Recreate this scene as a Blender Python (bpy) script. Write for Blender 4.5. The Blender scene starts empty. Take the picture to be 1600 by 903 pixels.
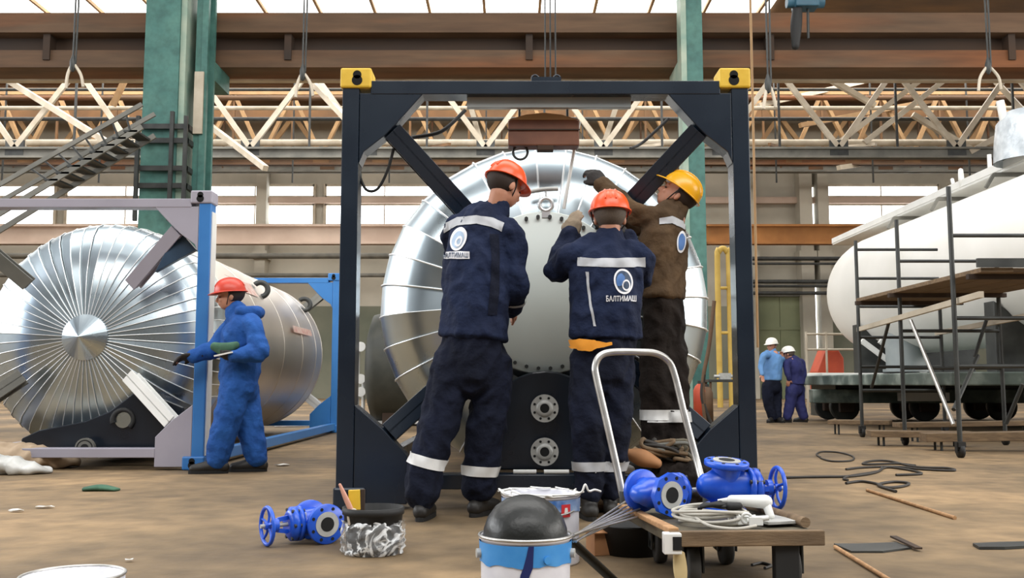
import bpy, math, random
from mathutils import Vector, Matrix, noise
from mathutils.bvhtree import BVHTree
random.seed(7)
V = Vector
PI = math.pi
sc = bpy.context.scene
col = sc.collection

# ------------------------------------------------------------------ camera
CAM_H, F_PX, PITCH = 0.72, 1500.0, math.atan(148.5 / 1500.0)
cam_data = bpy.data.cameras.new('camera')
cam_data.sensor_width = 36.0
cam_data.lens = 36.0 * F_PX / 1600.0
cam_data.clip_end = 400
cam = bpy.data.objects.new('camera', cam_data)
cam.location = (0, 0, CAM_H)
cam.rotation_euler = (PI / 2 + PITCH, 0, 0)
col.objects.link(cam)
sc.camera = cam
CP, SP = math.cos(PITCH), math.sin(PITCH)

def ray(u, v):
    x = (u - 800.0) / F_PX
    z = -(v - 451.5) / F_PX
    return V((x, CP - SP * z, SP + CP * z))

def at(u, v, D):
    """The point seen at pixel (u, v), D metres into the hall."""
    r = ray(u, v)
    return V((0, 0, CAM_H)) + r * (D / r.y)

def ground(u, v, z=0.0):
    r = ray(u, v)
    return V((0, 0, CAM_H)) + r * ((z - CAM_H) / r.z)

# ------------------------------------------------------------------ colours and materials
def lin(c):
    c /= 255.0
    return c / 12.92 if c <= 0.04045 else ((c + 0.055) / 1.055) ** 2.4

def C(r, g, b):
    return (lin(r), lin(g), lin(b), 1.0)

def mat(name, c, rough=0.6, metal=0.0, var=0.18, scale=5.0, c2=None, bump=0.0, bscale=30.0, spec=0.5, detail=4.0, c3=None, stretch=None, coat=0.0, grain=0.0, gscale=45.0):
    m = bpy.data.materials.new(name)
    m.use_nodes = True
    nt = m.node_tree
    N, L = nt.nodes, nt.links
    b = N['Principled BSDF']
    b.inputs['Roughness'].default_value = rough
    b.inputs['Metallic'].default_value = metal
    b.inputs['Specular IOR Level'].default_value = spec
    b.inputs['Coat Weight'].default_value = coat
    tc = N.new('ShaderNodeTexCoord')
    src = tc.outputs['Object']
    if stretch:
        mp = N.new('ShaderNodeMapping')
        mp.inputs['Scale'].default_value = stretch
        L.new(src, mp.inputs['Vector'])
        src = mp.outputs['Vector']
    n = N.new('ShaderNodeTexNoise')
    n.inputs['Scale'].default_value = scale
    n.inputs['Detail'].default_value = detail
    L.new(src, n.inputs['Vector'])
    r = N.new('ShaderNodeValToRGB')
    e = r.color_ramp.elements
    e[0].position, e[1].position = 0.32, 0.68
    if c2 is None:
        e[0].color = tuple(min(1, x * (1 - var)) for x in c[:3]) + (1,)
        e[1].color = tuple(min(1, x * (1 + var)) for x in c[:3]) + (1,)
    else:
        e[0].color, e[1].color = c, c2
        if c3 is not None:
            k = r.color_ramp.elements.new(0.5)
            k.color = c3
    L.new(n.outputs['Fac'], r.inputs['Fac'])
    out = r.outputs['Color']
    if grain:
        n3 = N.new('ShaderNodeTexNoise')
        n3.inputs['Scale'].default_value = gscale
        n3.inputs['Detail'].default_value = 6
        L.new(src, n3.inputs['Vector'])
        g = N.new('ShaderNodeMapRange')
        g.inputs['From Min'].default_value, g.inputs['From Max'].default_value = 0.3, 0.7
        g.inputs['To Min'].default_value, g.inputs['To Max'].default_value = 1 - grain, 1 + grain
        L.new(n3.outputs['Fac'], g.inputs['Value'])
        vm = N.new('ShaderNodeVectorMath')
        vm.operation = 'SCALE'
        L.new(out, vm.inputs[0])
        L.new(g.outputs['Result'], vm.inputs['Scale'])
        out = vm.outputs['Vector']
    L.new(out, b.inputs['Base Color'])
    mr = N.new('ShaderNodeMapRange')
    mr.inputs['To Min'].default_value = max(0.02, rough - 0.08)
    mr.inputs['To Max'].default_value = min(1.0, rough + 0.08)
    L.new(n.outputs['Fac'], mr.inputs['Value'])
    L.new(mr.outputs['Result'], b.inputs['Roughness'])
    if bump:
        n2 = N.new('ShaderNodeTexNoise')
        n2.inputs['Scale'].default_value = bscale
        n2.inputs['Detail'].default_value = 5
        L.new(src, n2.inputs['Vector'])
        bp = N.new('ShaderNodeBump')
        bp.inputs['Strength'].default_value = bump
        bp.inputs['Distance'].default_value = 0.02
        L.new(n2.outputs['Fac'], bp.inputs['Height'])
        L.new(bp.outputs['Normal'], b.inputs['Normal'])
    return m

def glow(name, c, strength, scale=0.5):
    m = bpy.data.materials.new(name)
    m.use_nodes = True
    nt = m.node_tree
    N, L = nt.nodes, nt.links
    N.remove(N['Principled BSDF'])
    em = N.new('ShaderNodeEmission')
    tc = N.new('ShaderNodeTexCoord')
    n = N.new('ShaderNodeTexNoise')
    n.inputs['Scale'].default_value = scale
    r = N.new('ShaderNodeValToRGB')
    r.color_ramp.elements[0].position, r.color_ramp.elements[1].position = 0.3, 0.6
    r.color_ramp.elements[0].color = tuple(x * 0.72 for x in c[:3]) + (1,)
    r.color_ramp.elements[1].color = c
    L.new(tc.outputs['Object'], n.inputs['Vector'])
    L.new(n.outputs['Fac'], r.inputs['Fac'])
    L.new(r.outputs['Color'], em.inputs['Color'])
    em.inputs['Strength'].default_value = strength
    L.new(em.outputs['Emission'], N['Material Output'].inputs['Surface'])
    return m

def film(name):
    m = bpy.data.materials.new(name)
    m.use_nodes = True
    nt = m.node_tree
    N, L = nt.nodes, nt.links
    b = N['Principled BSDF']
    b.inputs['Base Color'].default_value = (0.85, 0.87, 0.88, 1)
    b.inputs['Roughness'].default_value = 0.18
    tr = N.new('ShaderNodeBsdfTransparent')
    mx = N.new('ShaderNodeMixShader')
    tc = N.new('ShaderNodeTexCoord')
    n = N.new('ShaderNodeTexNoise')
    n.inputs['Scale'].default_value = 10
    n.inputs['Detail'].default_value = 3
    n.inputs['Distortion'].default_value = 1.5
    r = N.new('ShaderNodeValToRGB')
    r.color_ramp.elements[0].position, r.color_ramp.elements[1].position = 0.40, 0.66
    r.color_ramp.elements[0].color = (0.12, 0.12, 0.12, 1)
    r.color_ramp.elements[1].color = (0.2, 0.2, 0.2, 1)
    for p_, a_ in ((0.45, 0.2), (0.5, 0.95), (0.54, 0.85), (0.59, 0.2)):
        k_ = r.color_ramp.elements.new(p_)
        k_.color = (a_, a_, a_, 1)
    L.new(tc.outputs['Object'], n.inputs['Vector'])
    L.new(n.outputs['Fac'], r.inputs['Fac'])
    L.new(r.outputs['Color'], mx.inputs['Fac'])
    L.new(tr.outputs['BSDF'], mx.inputs[1])
    L.new(b.outputs['BSDF'], mx.inputs[2])
    bp = N.new('ShaderNodeBump')
    bp.inputs['Strength'].default_value = 0.8
    bp.inputs['Distance'].default_value = 0.02
    L.new(n.outputs['Fac'], bp.inputs['Height'])
    L.new(bp.outputs['Normal'], b.inputs['Normal'])
    L.new(mx.outputs['Shader'], N['Material Output'].inputs['Surface'])
    return m

# ------------------------------------------------------------------ mesh builder
def frame_of(d, hint=None):
    d = V(d).normalized()
    h = V(hint) if hint is not None else (V((0, 0, 1)) if abs(d.z) < 0.9 else V((0, 1, 0)))
    a = h - d * h.dot(d)
    if a.length < 1e-6:
        h = V((1, 0, 0))
        a = h - d * h.dot(d)
    a.normalize()
    return d, a, d.cross(a)

def spline(pts, per=6):
    """Catmull-Rom through points (any tuples of floats)."""
    P = [tuple(p) for p in pts]
    if len(P) < 3:
        return [V(p) if len(p) == 3 else p for p in P]
    out = []
    for i in range(len(P) - 1):
        p0 = P[i - 1] if i else P[0]
        p1, p2 = P[i], P[i + 1]
        p3 = P[i + 2] if i + 2 < len(P) else P[-1]
        for k in range(per):
            t = k / per
            out.append(tuple(0.5 * (2 * b + (c - a) * t + (2 * a - 5 * b + 4 * c - d) * t * t + (3 * b - a - 3 * c + d) * t ** 3)
                             for a, b, c, d in zip(p0, p1, p2, p3)))
    out.append(P[-1])
    return out

class MB:
    def __init__(s):
        s.v, s.f, s.sm, s.mi, s.cur = [], [], [], [], 0

    def add(s, vs, fs, smooth=False):
        o = len(s.v)
        s.v += [V(p) for p in vs]
        for f in fs:
            s.f.append([i + o for i in f])
            s.sm.append(smooth)
            s.mi.append(s.cur)
        return s

    def box(s, c, size, axes=None):
        c = V(c)
        X, Y, Z = axes if axes else (V((1, 0, 0)), V((0, 1, 0)), V((0, 0, 1)))
        hx, hy, hz = size[0] / 2, size[1] / 2, size[2] / 2
        vs = [c + X * (hx * a) + Y * (hy * b) + Z * (hz * d) for a in (-1, 1) for b in (-1, 1) for d in (-1, 1)]
        return s.add(vs, [(0, 1, 3, 2), (4, 6, 7, 5), (0, 4, 5, 1), (2, 3, 7, 6), (0, 2, 6, 4), (1, 5, 7, 3)])

    def box2(s, a, b):
        a, b = V(a), V(b)
        d = b - a
        return s.box((a + b) / 2, (abs(d.x), abs(d.y), abs(d.z)))

    def bar(s, p, q, w, h, hint=None):
        """A bar from p to q, w across and h along the hint (default up)."""
        p, q = V(p), V(q)
        d, a, b = frame_of(q - p, hint)
        return s.box((p + q) / 2, ((q - p).length, w, h), (d, b, a))

    def ibeam(s, p, q, w, h, t, hint=None):
        p, q = V(p), V(q)
        d, a, b = frame_of(q - p, hint)
        L = (q - p).length
        c = (p + q) / 2
        s.box(c, (L, t, h), (d, b, a))
        s.box(c + a * (h / 2 - t / 2), (L, w, t), (d, b, a))
        s.box(c - a * (h / 2 - t / 2), (L, w, t), (d, b, a))
        return s

    def cyl(s, p, q, r, r2=None, n=16, caps=True):
        p, q = V(p), V(q)
        r2 = r if r2 is None else r2
        d, a, b = frame_of(q - p)
        vs = []
        for c, rr in ((p, r), (q, r2)):
            for i in range(n):
                t = 2 * PI * i / n
                vs.append(c + a * (math.cos(t) * rr) + b * (math.sin(t) * rr))
        s.add(vs, [(i, (i + 1) % n, n + (i + 1) % n, n + i) for i in range(n)], True)
        if caps:
            s.add(vs[:n], [list(range(n))[::-1]])
            s.add(vs[n:], [list(range(n))])
        return s

    def lathe(s, base, axis, prof, n=24, hint=None, smooth=True, close=False):
        """prof: list of (radius, distance along the axis)."""
        base = V(base)
        d, a, b = frame_of(axis, hint)
        vs, fs = [], []
        for r, z in prof:
            for i in range(n):
                t = 2 * PI * i / n
                vs.append(base + d * z + (a * math.cos(t) + b * math.sin(t)) * max(r, 1e-5))
        m = len(prof)
        for j in range(m - 1 + (1 if close else 0)):
            j2 = (j + 1) % m
            for i in range(n):
                fs.append((j * n + i, j * n + (i + 1) % n, j2 * n + (i + 1) % n, j2 * n + i))
        return s.add(vs, fs, smooth)

    def tube(s, pts, r, n=8, per=6, smooth_path=True):
        P = [V(p) for p in (spline(pts, per) if smooth_path and len(pts) > 2 else pts)]
        rr = r if isinstance(r, (list, tuple)) else None
        vs, fs = [], []
        prev = None
        for i, p in enumerate(P):
            t = (P[min(i + 1, len(P) - 1)] - P[max(i - 1, 0)])
            if t.length < 1e-9:
                t = V((0, 0, 1))
            d, a, b = frame_of(t, prev)
            prev = a
            rad = r if rr is None else rr[0] + (rr[1] - rr[0]) * i / (len(P) - 1)
            for k in range(n):
                g = 2 * PI * k / n
                vs.append(p + a * (math.cos(g) * rad) + b * (math.sin(g) * rad))
        for i in range(len(P) - 1):
            for k in range(n):
                fs.append((i * n + k, i * n + (k + 1) % n, (i + 1) * n + (k + 1) % n, (i + 1) * n + k))
        s.add(vs, fs, True)
        s.add(vs[:n], [list(range(n))[::-1]])
        s.add(vs[-n:], [list(range(n))])
        return s

    def prism(s, poly, d):
        """poly: 3-D points of a planar outline, extruded by the vector d."""
        n = len(poly)
        P = [V(p) for p in poly]
        Q = [p + V(d) for p in P]
        s.add(P + Q, [list(range(n)), list(range(n, 2 * n))[::-1]] + [(i, n + i, n + (i + 1) % n, (i + 1) % n) for i in range(n)])
        return s

    def loft(s, pts, radii, lat=None, n=14, per=5, round_ends=True, ends=(1, 1)):
        """A closed limb: an elliptical section (rx across lat, ry) at each point."""
        data = [tuple(p) + tuple(r if isinstance(r, (tuple, list)) else (r, r)) for p, r in zip(pts, radii)]
        S = spline(data, per) if len(data) > 2 else data
        P = [V(q[:3]) for q in S]
        R = [q[3:] for q in S]
        if round_ends:
            t0 = (P[0] - P[1]).normalized()
            t1 = (P[-1] - P[-2]).normalized()
            e0, e1 = min(R[0]) * ends[0], min(R[-1]) * ends[1]
            pre = [(P[0] + t0 * (e0 * math.sin(g)), (R[0][0] * math.cos(g), R[0][1] * math.cos(g))) for g in (1.35, 0.9, 0.45)]
            post = [(P[-1] + t1 * (e1 * math.sin(g)), (R[-1][0] * math.cos(g), R[-1][1] * math.cos(g))) for g in (0.45, 0.9, 1.35)]
            P = [a for a, _ in pre] + P + [a for a, _ in post]
            R = [b for _, b in pre] + R + [b for _, b in post]
        vs, fs = [], []
        prev = V(lat) if lat is not None else None
        for i, p in enumerate(P):
            t = P[min(i + 1, len(P) - 1)] - P[max(i - 1, 0)]
            d, a, b = frame_of(t, prev)
            if lat is None:
                prev = a
            for k in range(n):
                g = 2 * PI * k / n
                vs.append(p + a * (math.cos(g) * R[i][0]) + b * (math.sin(g) * R[i][1]))
        for i in range(len(P) - 1):
            for k in range(n):
                fs.append((i * n + k, i * n + (k + 1) % n, (i + 1) * n + (k + 1) % n, (i + 1) * n + k))
        fs.append(list(range(n))[::-1])
        fs.append([(len(P) - 1) * n + k for k in range(n)])
        return s.add(vs, fs, True)

    def ell(s, c, A, B, Cc, n=16, m=10):
        c, A, B, Cc = V(c), V(A), V(B), V(Cc)
        vs, fs = [c + Cc], []
        for j in range(1, m):
            ph = PI * j / m
            for i in range(n):
                t = 2 * PI * i / n
                vs.append(c + A * (math.cos(t) * math.sin(ph)) + B * (math.sin(t) * math.sin(ph)) + Cc * math.cos(ph))
        vs.append(c - Cc)
        for i in range(n):
            fs.append((0, 1 + i, 1 + (i + 1) % n))
            for j in range(m - 2):
                fs.append((1 + j * n + i, 1 + (j + 1) * n + i, 1 + (j + 1) * n + (i + 1) % n, 1 + j * n + (i + 1) % n))
            fs.append((1 + (m - 2) * n + i, len(vs) - 1, 1 + (m - 2) * n + (i + 1) % n))
        return s.add(vs, fs, True)

    def ring(s, c, axis, R, r, n=28, m=8, arc=(0, 2 * PI), hint=None):
        c = V(c)
        d, a, b = frame_of(axis, hint)
        full = abs(arc[1] - arc[0] - 2 * PI) < 1e-6
        k = n if full else n + 1
        vs, fs = [], []
        for i in range(k):
            t = arc[0] + (arc[1] - arc[0]) * i / n
            e = a * math.cos(t) + b * math.sin(t)
            for j in range(m):
                g = 2 * PI * j / m
                vs.append(c + e * (R + r * math.cos(g)) + d * (r * math.sin(g)))
        for i in range(n):
            i2 = (i + 1) % k
            for j in range(m):
                fs.append((i * m + j, i2 * m + j, i2 * m + (j + 1) % m, i * m + (j + 1) % m))
        return s.add(vs, fs, True)

    def mesh(s, name, off=None):
        me = bpy.data.meshes.new(name)
        o = V(off) if off is not None else V((0, 0, 0))
        me.from_pydata([p - o for p in s.v], [], s.f)
        me.polygons.foreach_set('use_smooth', s.sm)
        me.polygons.foreach_set('material_index', s.mi)
        me.update()
        return me

def fix_normals(me):
    import bmesh
    bm = bmesh.new()
    bm.from_mesh(me)
    bmesh.ops.recalc_face_normals(bm, faces=bm.faces)
    bm.to_mesh(me)
    bm.free()

def root_loc(o):
    while o.parent:
        o = o.parent
    return V(o.location)

def link(name, me, m, parent=None, loc=None):
    o = bpy.data.objects.new(name, me)
    col.objects.link(o)
    for x in (m if isinstance(m, (list, tuple)) else [m]):
        me.materials.append(x)
    if parent is not None:
        o.parent = parent
    elif loc is not None:
        o.location = loc
    return o

def part(parent, name, mb, m, bevel=0.0, label=None):
    """A part (or a sub-part) given in world coordinates."""
    me = mb.mesh(name, root_loc(parent)) if isinstance(mb, MB) else mb
    if isinstance(mb, MB):
        fix_normals(me)
    o = link(name, me, m, parent)
    if bevel:
        add_bevel(o, bevel)
    if label:
        o['label'] = label
    return o

def add_bevel(o, w):
    b = o.modifiers.new('edge', 'BEVEL')
    b.width = w
    b.segments = 2
    b.limit_method = 'ANGLE'
    b.angle_limit = 0.7

def thing(name, label, cat, loc, group=None):
    o = bpy.data.objects.new(name, None)
    o.empty_display_size = 0.1
    o.location = loc
    col.objects.link(o)
    return tag(o, label, cat, group)

def tag(o, label, cat, group=None, kind=None):
    o['label'] = label
    o['category'] = cat
    if group:
        o['group'] = group
    if kind:
        o['kind'] = kind
    return o

def solo(name, mb, m, label, cat, group=None, bevel=0.0, kind=None):
    """A thing that is one mesh; its origin goes to the middle of its base."""
    lo = V((min(p.x for p in mb.v), min(p.y for p in mb.v), min(p.z for p in mb.v)))
    hi = V((max(p.x for p in mb.v), max(p.y for p in mb.v), max(p.z for p in mb.v)))
    c = V(((lo.x + hi.x) / 2, (lo.y + hi.y) / 2, lo.z))
    me = mb.mesh(name, c)
    fix_normals(me)
    o = link(name, me, m, None, c)
    if bevel:
        add_bevel(o, bevel)
    return tag(o, label, cat, group, kind)

def struct(name, mb, m, label=None, cat=None):
    me = mb.mesh(name)
    fix_normals(me)
    o = link(name, me, m)
    o['kind'] = 'structure'
    o['label'] = label or name.replace('_', ' ')
    o['category'] = cat or name.split('_')[0]
    return o

def remesh(mb, voxel, smooth=4, fold=0.0, fscale=9.0, off=None, clamp_z=None, seed=0.0):
    """Unite overlapping closed shapes into one continuous surface; fold adds cloth creases."""
    me = mb.mesh('union')
    fix_normals(me)
    o = bpy.data.objects.new('union', me)
    col.objects.link(o)
    r = o.modifiers.new('r', 'REMESH')
    r.mode = 'VOXEL'
    r.voxel_size = voxel
    r.use_smooth_shade = True
    if smooth:
        k = o.modifiers.new('s', 'SMOOTH')
        k.factor = 0.5
        k.iterations = smooth
    dg = bpy.context.evaluated_depsgraph_get()
    dg.update()
    out = bpy.data.meshes.new_from_object(o.evaluated_get(dg))
    bpy.data.objects.remove(o)
    bpy.data.meshes.remove(me)
    if fold:
        nn = [v.normal.copy() for v in out.vertices]
        for v, n in zip(out.vertices, nn):
            p = v.co
            q = V((p.x * fscale + seed, p.y * fscale, p.z * fscale * 0.8 + 0.6 * math.sin(p.x * 7 + seed)))
            a = 1.0 - abs(noise.noise(q)) * 2.2
            b = noise.noise(q * 2.3 + V((5, 1, 3)))
            v.co = p + n * (fold * (a * 0.9 + b * 0.7 - 0.35))
    if clamp_z is not None:
        for v in out.vertices:
            if v.co.z < clamp_z:
                v.co.z = clamp_z
    for p in out.polygons:
        p.use_smooth = True
    if off is not None:
        out.transform(Matrix.Translation(-V(off)))
    out.update()
    return out
# ------------------------------------------------------------------ materials
M = {}
M['floor'] = mat('dusty_concrete', C(80, 65, 46), 0.78, 0, scale=0.5, c2=C(148, 122, 88), c3=C(110, 91, 65), bump=0.4, bscale=9, detail=10, spec=0.5, grain=0.28, gscale=5)
M['wall'] = mat('grey_plaster', C(154, 150, 138), 0.85, 0, scale=0.35, c2=C(184, 178, 164), bump=0.1, bscale=3)
M['wall_low'] = mat('green_grey_paint', C(96, 102, 88), 0.8, 0, scale=0.4, c2=C(128, 128, 112))
M['roof'] = mat('rusty_roof_sheet', C(92, 70, 48), 0.85, 0, scale=0.45, c2=C(122, 92, 60), stretch=(1, 3, 1))
M['glass'] = glow('frosted_window', (0.95, 0.98, 1.0, 1), 5.5, 0.25)
M['skyglass'] = glow('skylight_glass', (1.0, 0.98, 0.95, 1), 5.0, 0.2)
M['rust'] = mat('rust_brown_steel', C(84, 58, 36), 0.75, 0, scale=0.5, c2=C(112, 68, 36), c3=C(92, 70, 50), stretch=(0.25, 1, 2), grain=0.25, gscale=3)
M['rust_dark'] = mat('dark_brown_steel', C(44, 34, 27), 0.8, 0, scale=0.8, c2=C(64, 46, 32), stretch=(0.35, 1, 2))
M['orange_steel'] = mat('orange_steel', C(140, 92, 44), 0.7, 0, scale=1.0, c2=C(170, 116, 62))
M['orange_pale'] = mat('haze_pale_orange_steel', C(184, 162, 146), 0.7, 0, scale=0.6, c2=C(208, 188, 172))  # beam's orange with the haze put into the colour
M['pale_steel'] = mat('pale_painted_steel', C(168, 156, 136), 0.6, 0, scale=1.5, c2=C(202, 192, 174))
M['tan_steel'] = mat('tan_painted_steel', C(140, 108, 70), 0.65, 0, scale=1.2, c2=C(172, 138, 96))
M['grey_steel'] = mat('grey_painted_steel', C(92, 92, 86), 0.6, 0, scale=1.5, c2=C(122, 120, 112))
M['dark_steel'] = mat('dark_steel', C(42, 44, 44), 0.5, 0.2, scale=4, c2=C(62, 64, 62))
M['teal'] = mat('teal_paint', C(52, 98, 92), 0.6, 0, scale=1.4, c2=C(76, 120, 110), grain=0.2, gscale=6)
M['teal_pale'] = mat('pale_teal_paint', C(120, 150, 136), 0.6, 0, scale=2, c2=C(166, 178, 160))
M['frame_navy'] = mat('navy_frame_paint', C(17, 28, 42), 0.28, 0, scale=2, c2=C(25, 38, 52), spec=0.6)
M['frame_grey'] = mat('grey_primer_plate', C(132, 140, 142), 0.45, 0, scale=2, c2=C(156, 162, 162))
M['yellow'] = mat('yellow_casting_paint', C(214, 172, 40), 0.5, 0, scale=9, c2=C(232, 194, 66))
M['hole'] = mat('black_hole', C(14, 14, 14), 0.9, 0)
M['alu'] = mat('aluminium_cladding', C(188, 200, 206), 0.29, 1.0, var=0.06, scale=2.5, bump=0.05, bscale=3)
M['alu_ridge'] = mat('bright_seam_metal', C(236, 238, 238), 0.32, 0.7, var=0.03)
M['alu_warm'] = mat('aluminium_shell_sheet', C(214, 208, 200), 0.36, 1.0, var=0.05, scale=1.5, bump=0.05, bscale=2.5)
M['cover'] = mat('pale_grey_green_enamel', C(206, 214, 209), 0.42, 0, var=0.05, scale=2)
M['navy_box'] = mat('dark_navy_box_paint', C(18, 24, 34), 0.3, 0, scale=3, c2=C(28, 36, 46))
M['flange'] = mat('grey_flange_steel', C(176, 176, 172), 0.5, 0.3, var=0.12, scale=20)
M['blue_paint'] = mat('blue_frame_paint', C(44, 108, 176), 0.4, 0, scale=2, c2=C(58, 124, 190))
M['lilac'] = mat('light_grey_frame_paint', C(158, 154, 166), 0.5, 0, var=0.06, scale=2)
M['white_paint'] = mat('white_paint', C(226, 226, 222), 0.5, 0, var=0.05, scale=3)
M['white_tank'] = mat('white_tank_paint', C(226, 224, 216), 0.38, 0, scale=0.7, c2=C(238, 236, 230), c3=C(232, 230, 224))
M['blue_valve'] = mat('blue_valve_paint', C(22, 74, 190), 0.32, 0, scale=10, c2=C(30, 92, 212), spec=0.6)
M['bore'] = mat('dark_bore', C(18, 18, 20), 0.7, 0.3)
M['silver'] = mat('brushed_silver_tube', C(186, 184, 180), 0.35, 0.85, var=0.08, scale=20)
M['wood'] = mat('worn_wood', C(150, 112, 76), 0.8, 0, scale=6, c2=C(182, 142, 100), stretch=(1, 6, 6), bump=0.2)
M['wood_dark'] = mat('dirty_plank', C(96, 78, 58), 0.85, 0, scale=5, c2=C(128, 106, 80), stretch=(1, 6, 6), bump=0.2)
M['platform'] = mat('dirty_platform_steel', C(66, 62, 52), 0.65, 0.1, scale=8, c2=C(104, 96, 78), bump=0.15)
M['rubber'] = mat('black_rubber', C(24, 24, 24), 0.65, 0, var=0.2, scale=8)
M['tyre'] = mat('grey_rubber_tyre', C(52, 50, 46), 0.75, 0, var=0.2, scale=9)
M['cable_grey'] = mat('grey_cable', C(176, 172, 162), 0.5, 0, var=0.08, scale=12)
M['cable_dark'] = mat('dark_cable', C(40, 36, 32), 0.6, 0, var=0.2, scale=6)
M['white_plastic'] = mat('white_plastic', C(222, 222, 218), 0.4, 0, var=0.05, scale=8)
M['pail_white'] = mat('white_pail_paint', C(206, 206, 214), 0.35, 0, scale=9, c2=C(224, 224, 230))
M['pail_blue'] = mat('blue_pail_band', C(54, 134, 204), 0.35, 0, scale=12, c2=C(74, 150, 214))
M['paint_drip'] = mat('dark_blue_paint_drip', C(24, 40, 98), 0.3, 0)
M['red_sticker'] = mat('red_sticker', C(198, 44, 48), 0.5, 0)
M['cardboard'] = mat('brown_cardboard', C(150, 104, 66), 0.8, 0, scale=6, c2=C(168, 120, 80))
M['film'] = film('clear_plastic_film')
M['navy_cloth'] = mat('navy_work_cloth', C(17, 26, 50), 0.85, 0, scale=4, c2=C(27, 38, 66), bump=0.9, bscale=16, spec=0.25)
M['navy_trouser'] = mat('dark_navy_trouser_cloth', C(13, 17, 30), 0.88, 0, scale=3.5, c2=C(25, 30, 48), bump=0.9, bscale=15, spec=0.2)
M['brown_cloth'] = mat('brown_work_cloth', C(66, 52, 38), 0.88, 0, scale=5, c2=C(98, 78, 57), bump=0.9, bscale=15, spec=0.2)
M['dark_cloth'] = mat('dark_brown_trouser_cloth', C(26, 21, 19), 0.9, 0, scale=5, c2=C(40, 33, 29), bump=0.9, bscale=15, spec=0.2)
M['coverall'] = mat('bright_blue_coverall_cloth', C(28, 72, 140), 0.8, 0, scale=6, c2=C(40, 90, 164), bump=0.9, bscale=14, spec=0.25)
M['shirt_blue'] = mat('light_blue_shirt_cloth', C(86, 132, 184), 0.85, 0, scale=6, c2=C(104, 148, 198))
M['purple_cloth'] = mat('dark_blue_overall_cloth', C(28, 32, 80), 0.85, 0, scale=6, c2=C(38, 42, 98))
M['reflect'] = mat('grey_reflective_tape', C(176, 178, 182), 0.4, 0, var=0.08, scale=18)
M['reflect_w'] = mat('white_reflective_tape', C(216, 216, 214), 0.4, 0, var=0.06, scale=18)
M['skin'] = mat('skin', C(186, 132, 106), 0.55, 0, var=0.08, scale=14)
M['hair'] = mat('brown_hair', C(46, 34, 28), 0.7, 0, var=0.25, scale=60, stretch=(6, 6, 1))
M['hair_grey'] = mat('greying_hair', C(92, 80, 70), 0.7, 0, var=0.25, scale=60, stretch=(6, 6, 1))
M['hat_orange'] = mat('orange_helmet_plastic', C(240, 84, 26), 0.3, 0, var=0.05, scale=6, spec=0.6)
M['hat_red'] = mat('red_orange_helmet_plastic', C(206, 66, 46), 0.35, 0, var=0.06, scale=6)
M['hat_yellow'] = mat('yellow_helmet_plastic', C(244, 178, 22), 0.3, 0, var=0.05, scale=6, spec=0.6)
M['hat_white'] = mat('white_helmet_plastic', C(236, 234, 226), 0.35, 0, var=0.03, scale=6)
M['glove_grey'] = mat('grey_leather_glove', C(138, 124, 104), 0.8, 0, var=0.2, scale=20, bump=0.4)
M['glove_dark'] = mat('dark_work_glove', C(38, 34, 32), 0.8, 0, var=0.25, scale=20, bump=0.4)
M['boot'] = mat('black_boot_leather', C(30, 27, 24), 0.55, 0, var=0.25, scale=14)
M['sole'] = mat('boot_sole_rubber', C(20, 18, 17), 0.8, 0)
M['eye'] = mat('dark_eye', C(40, 32, 28), 0.2, 0)
M['emblem_white'] = mat('white_print', C(232, 232, 236), 0.6, 0, var=0.03)
M['emblem_blue'] = mat('blue_print', C(74, 116, 176), 0.6, 0, var=0.05)
M['emblem_dark'] = mat('dark_print', C(40, 62, 90), 0.6, 0, var=0.05)
M['orange_shirt'] = mat('orange_shirt_cloth', C(226, 148, 44), 0.85, 0, var=0.1, scale=12)
M['red_steel'] = mat('red_painted_steel', C(168, 62, 38), 0.6, 0, scale=3, c2=C(190, 80, 48))
M['yellow_pipe'] = mat('ochre_pipe_paint', C(176, 146, 62), 0.6, 0, scale=2, c2=C(198, 168, 84))
M['door'] = mat('olive_door_paint', C(104, 112, 84), 0.7, 0, scale=0.6, c2=C(126, 132, 102))
M['green_grey'] = mat('green_grey_wagon_paint', C(56, 68, 63), 0.6, 0, scale=2.5, c2=C(138, 148, 140), c3=C(80, 92, 86))
M['green_rag'] = mat('green_rag_cloth', C(52, 84, 66), 0.9, 0, scale=12, c2=C(72, 110, 88))
M['blue_steel'] = mat('blue_grey_hoist_paint', C(44, 86, 106), 0.5, 0, scale=3)
M['hook_brown'] = mat('rust_brown_box_paint', C(92, 56, 40), 0.55, 0, scale=5, c2=C(118, 76, 54))
M['tan_tarp'] = mat('tan_tarpaulin', C(160, 138, 112), 0.7, 0, scale=5, c2=C(186, 164, 138), bump=0.3, bscale=8)
M['sheet'] = mat('white_plastic_sheet', C(176, 176, 170), 0.3, 0, scale=6, c2=C(214, 214, 210), bump=0.5, bscale=10)
M['dome_black'] = mat('glossy_black_rubber', C(9, 11, 9), 0.4, 0, scale=6, c2=C(16, 18, 14), bump=0.4, bscale=9)
M['foil'] = mat('grey_foil_wrap', C(170, 178, 184), 0.35, 0.3, scale=6, c2=C(206, 212, 216), bump=0.8, bscale=9)
M['purlin'] = mat('brown_purlin_steel', C(96, 70, 44), 0.75, 0, scale=1.0, c2=C(124, 90, 56))
# ------------------------------------------------------------------ the hall
mb = MB().box2((-46, -14, -0.2), (46, 48.4, 0))
struct('floor', mb, M['floor'], 'dusty brown concrete workshop floor')

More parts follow.
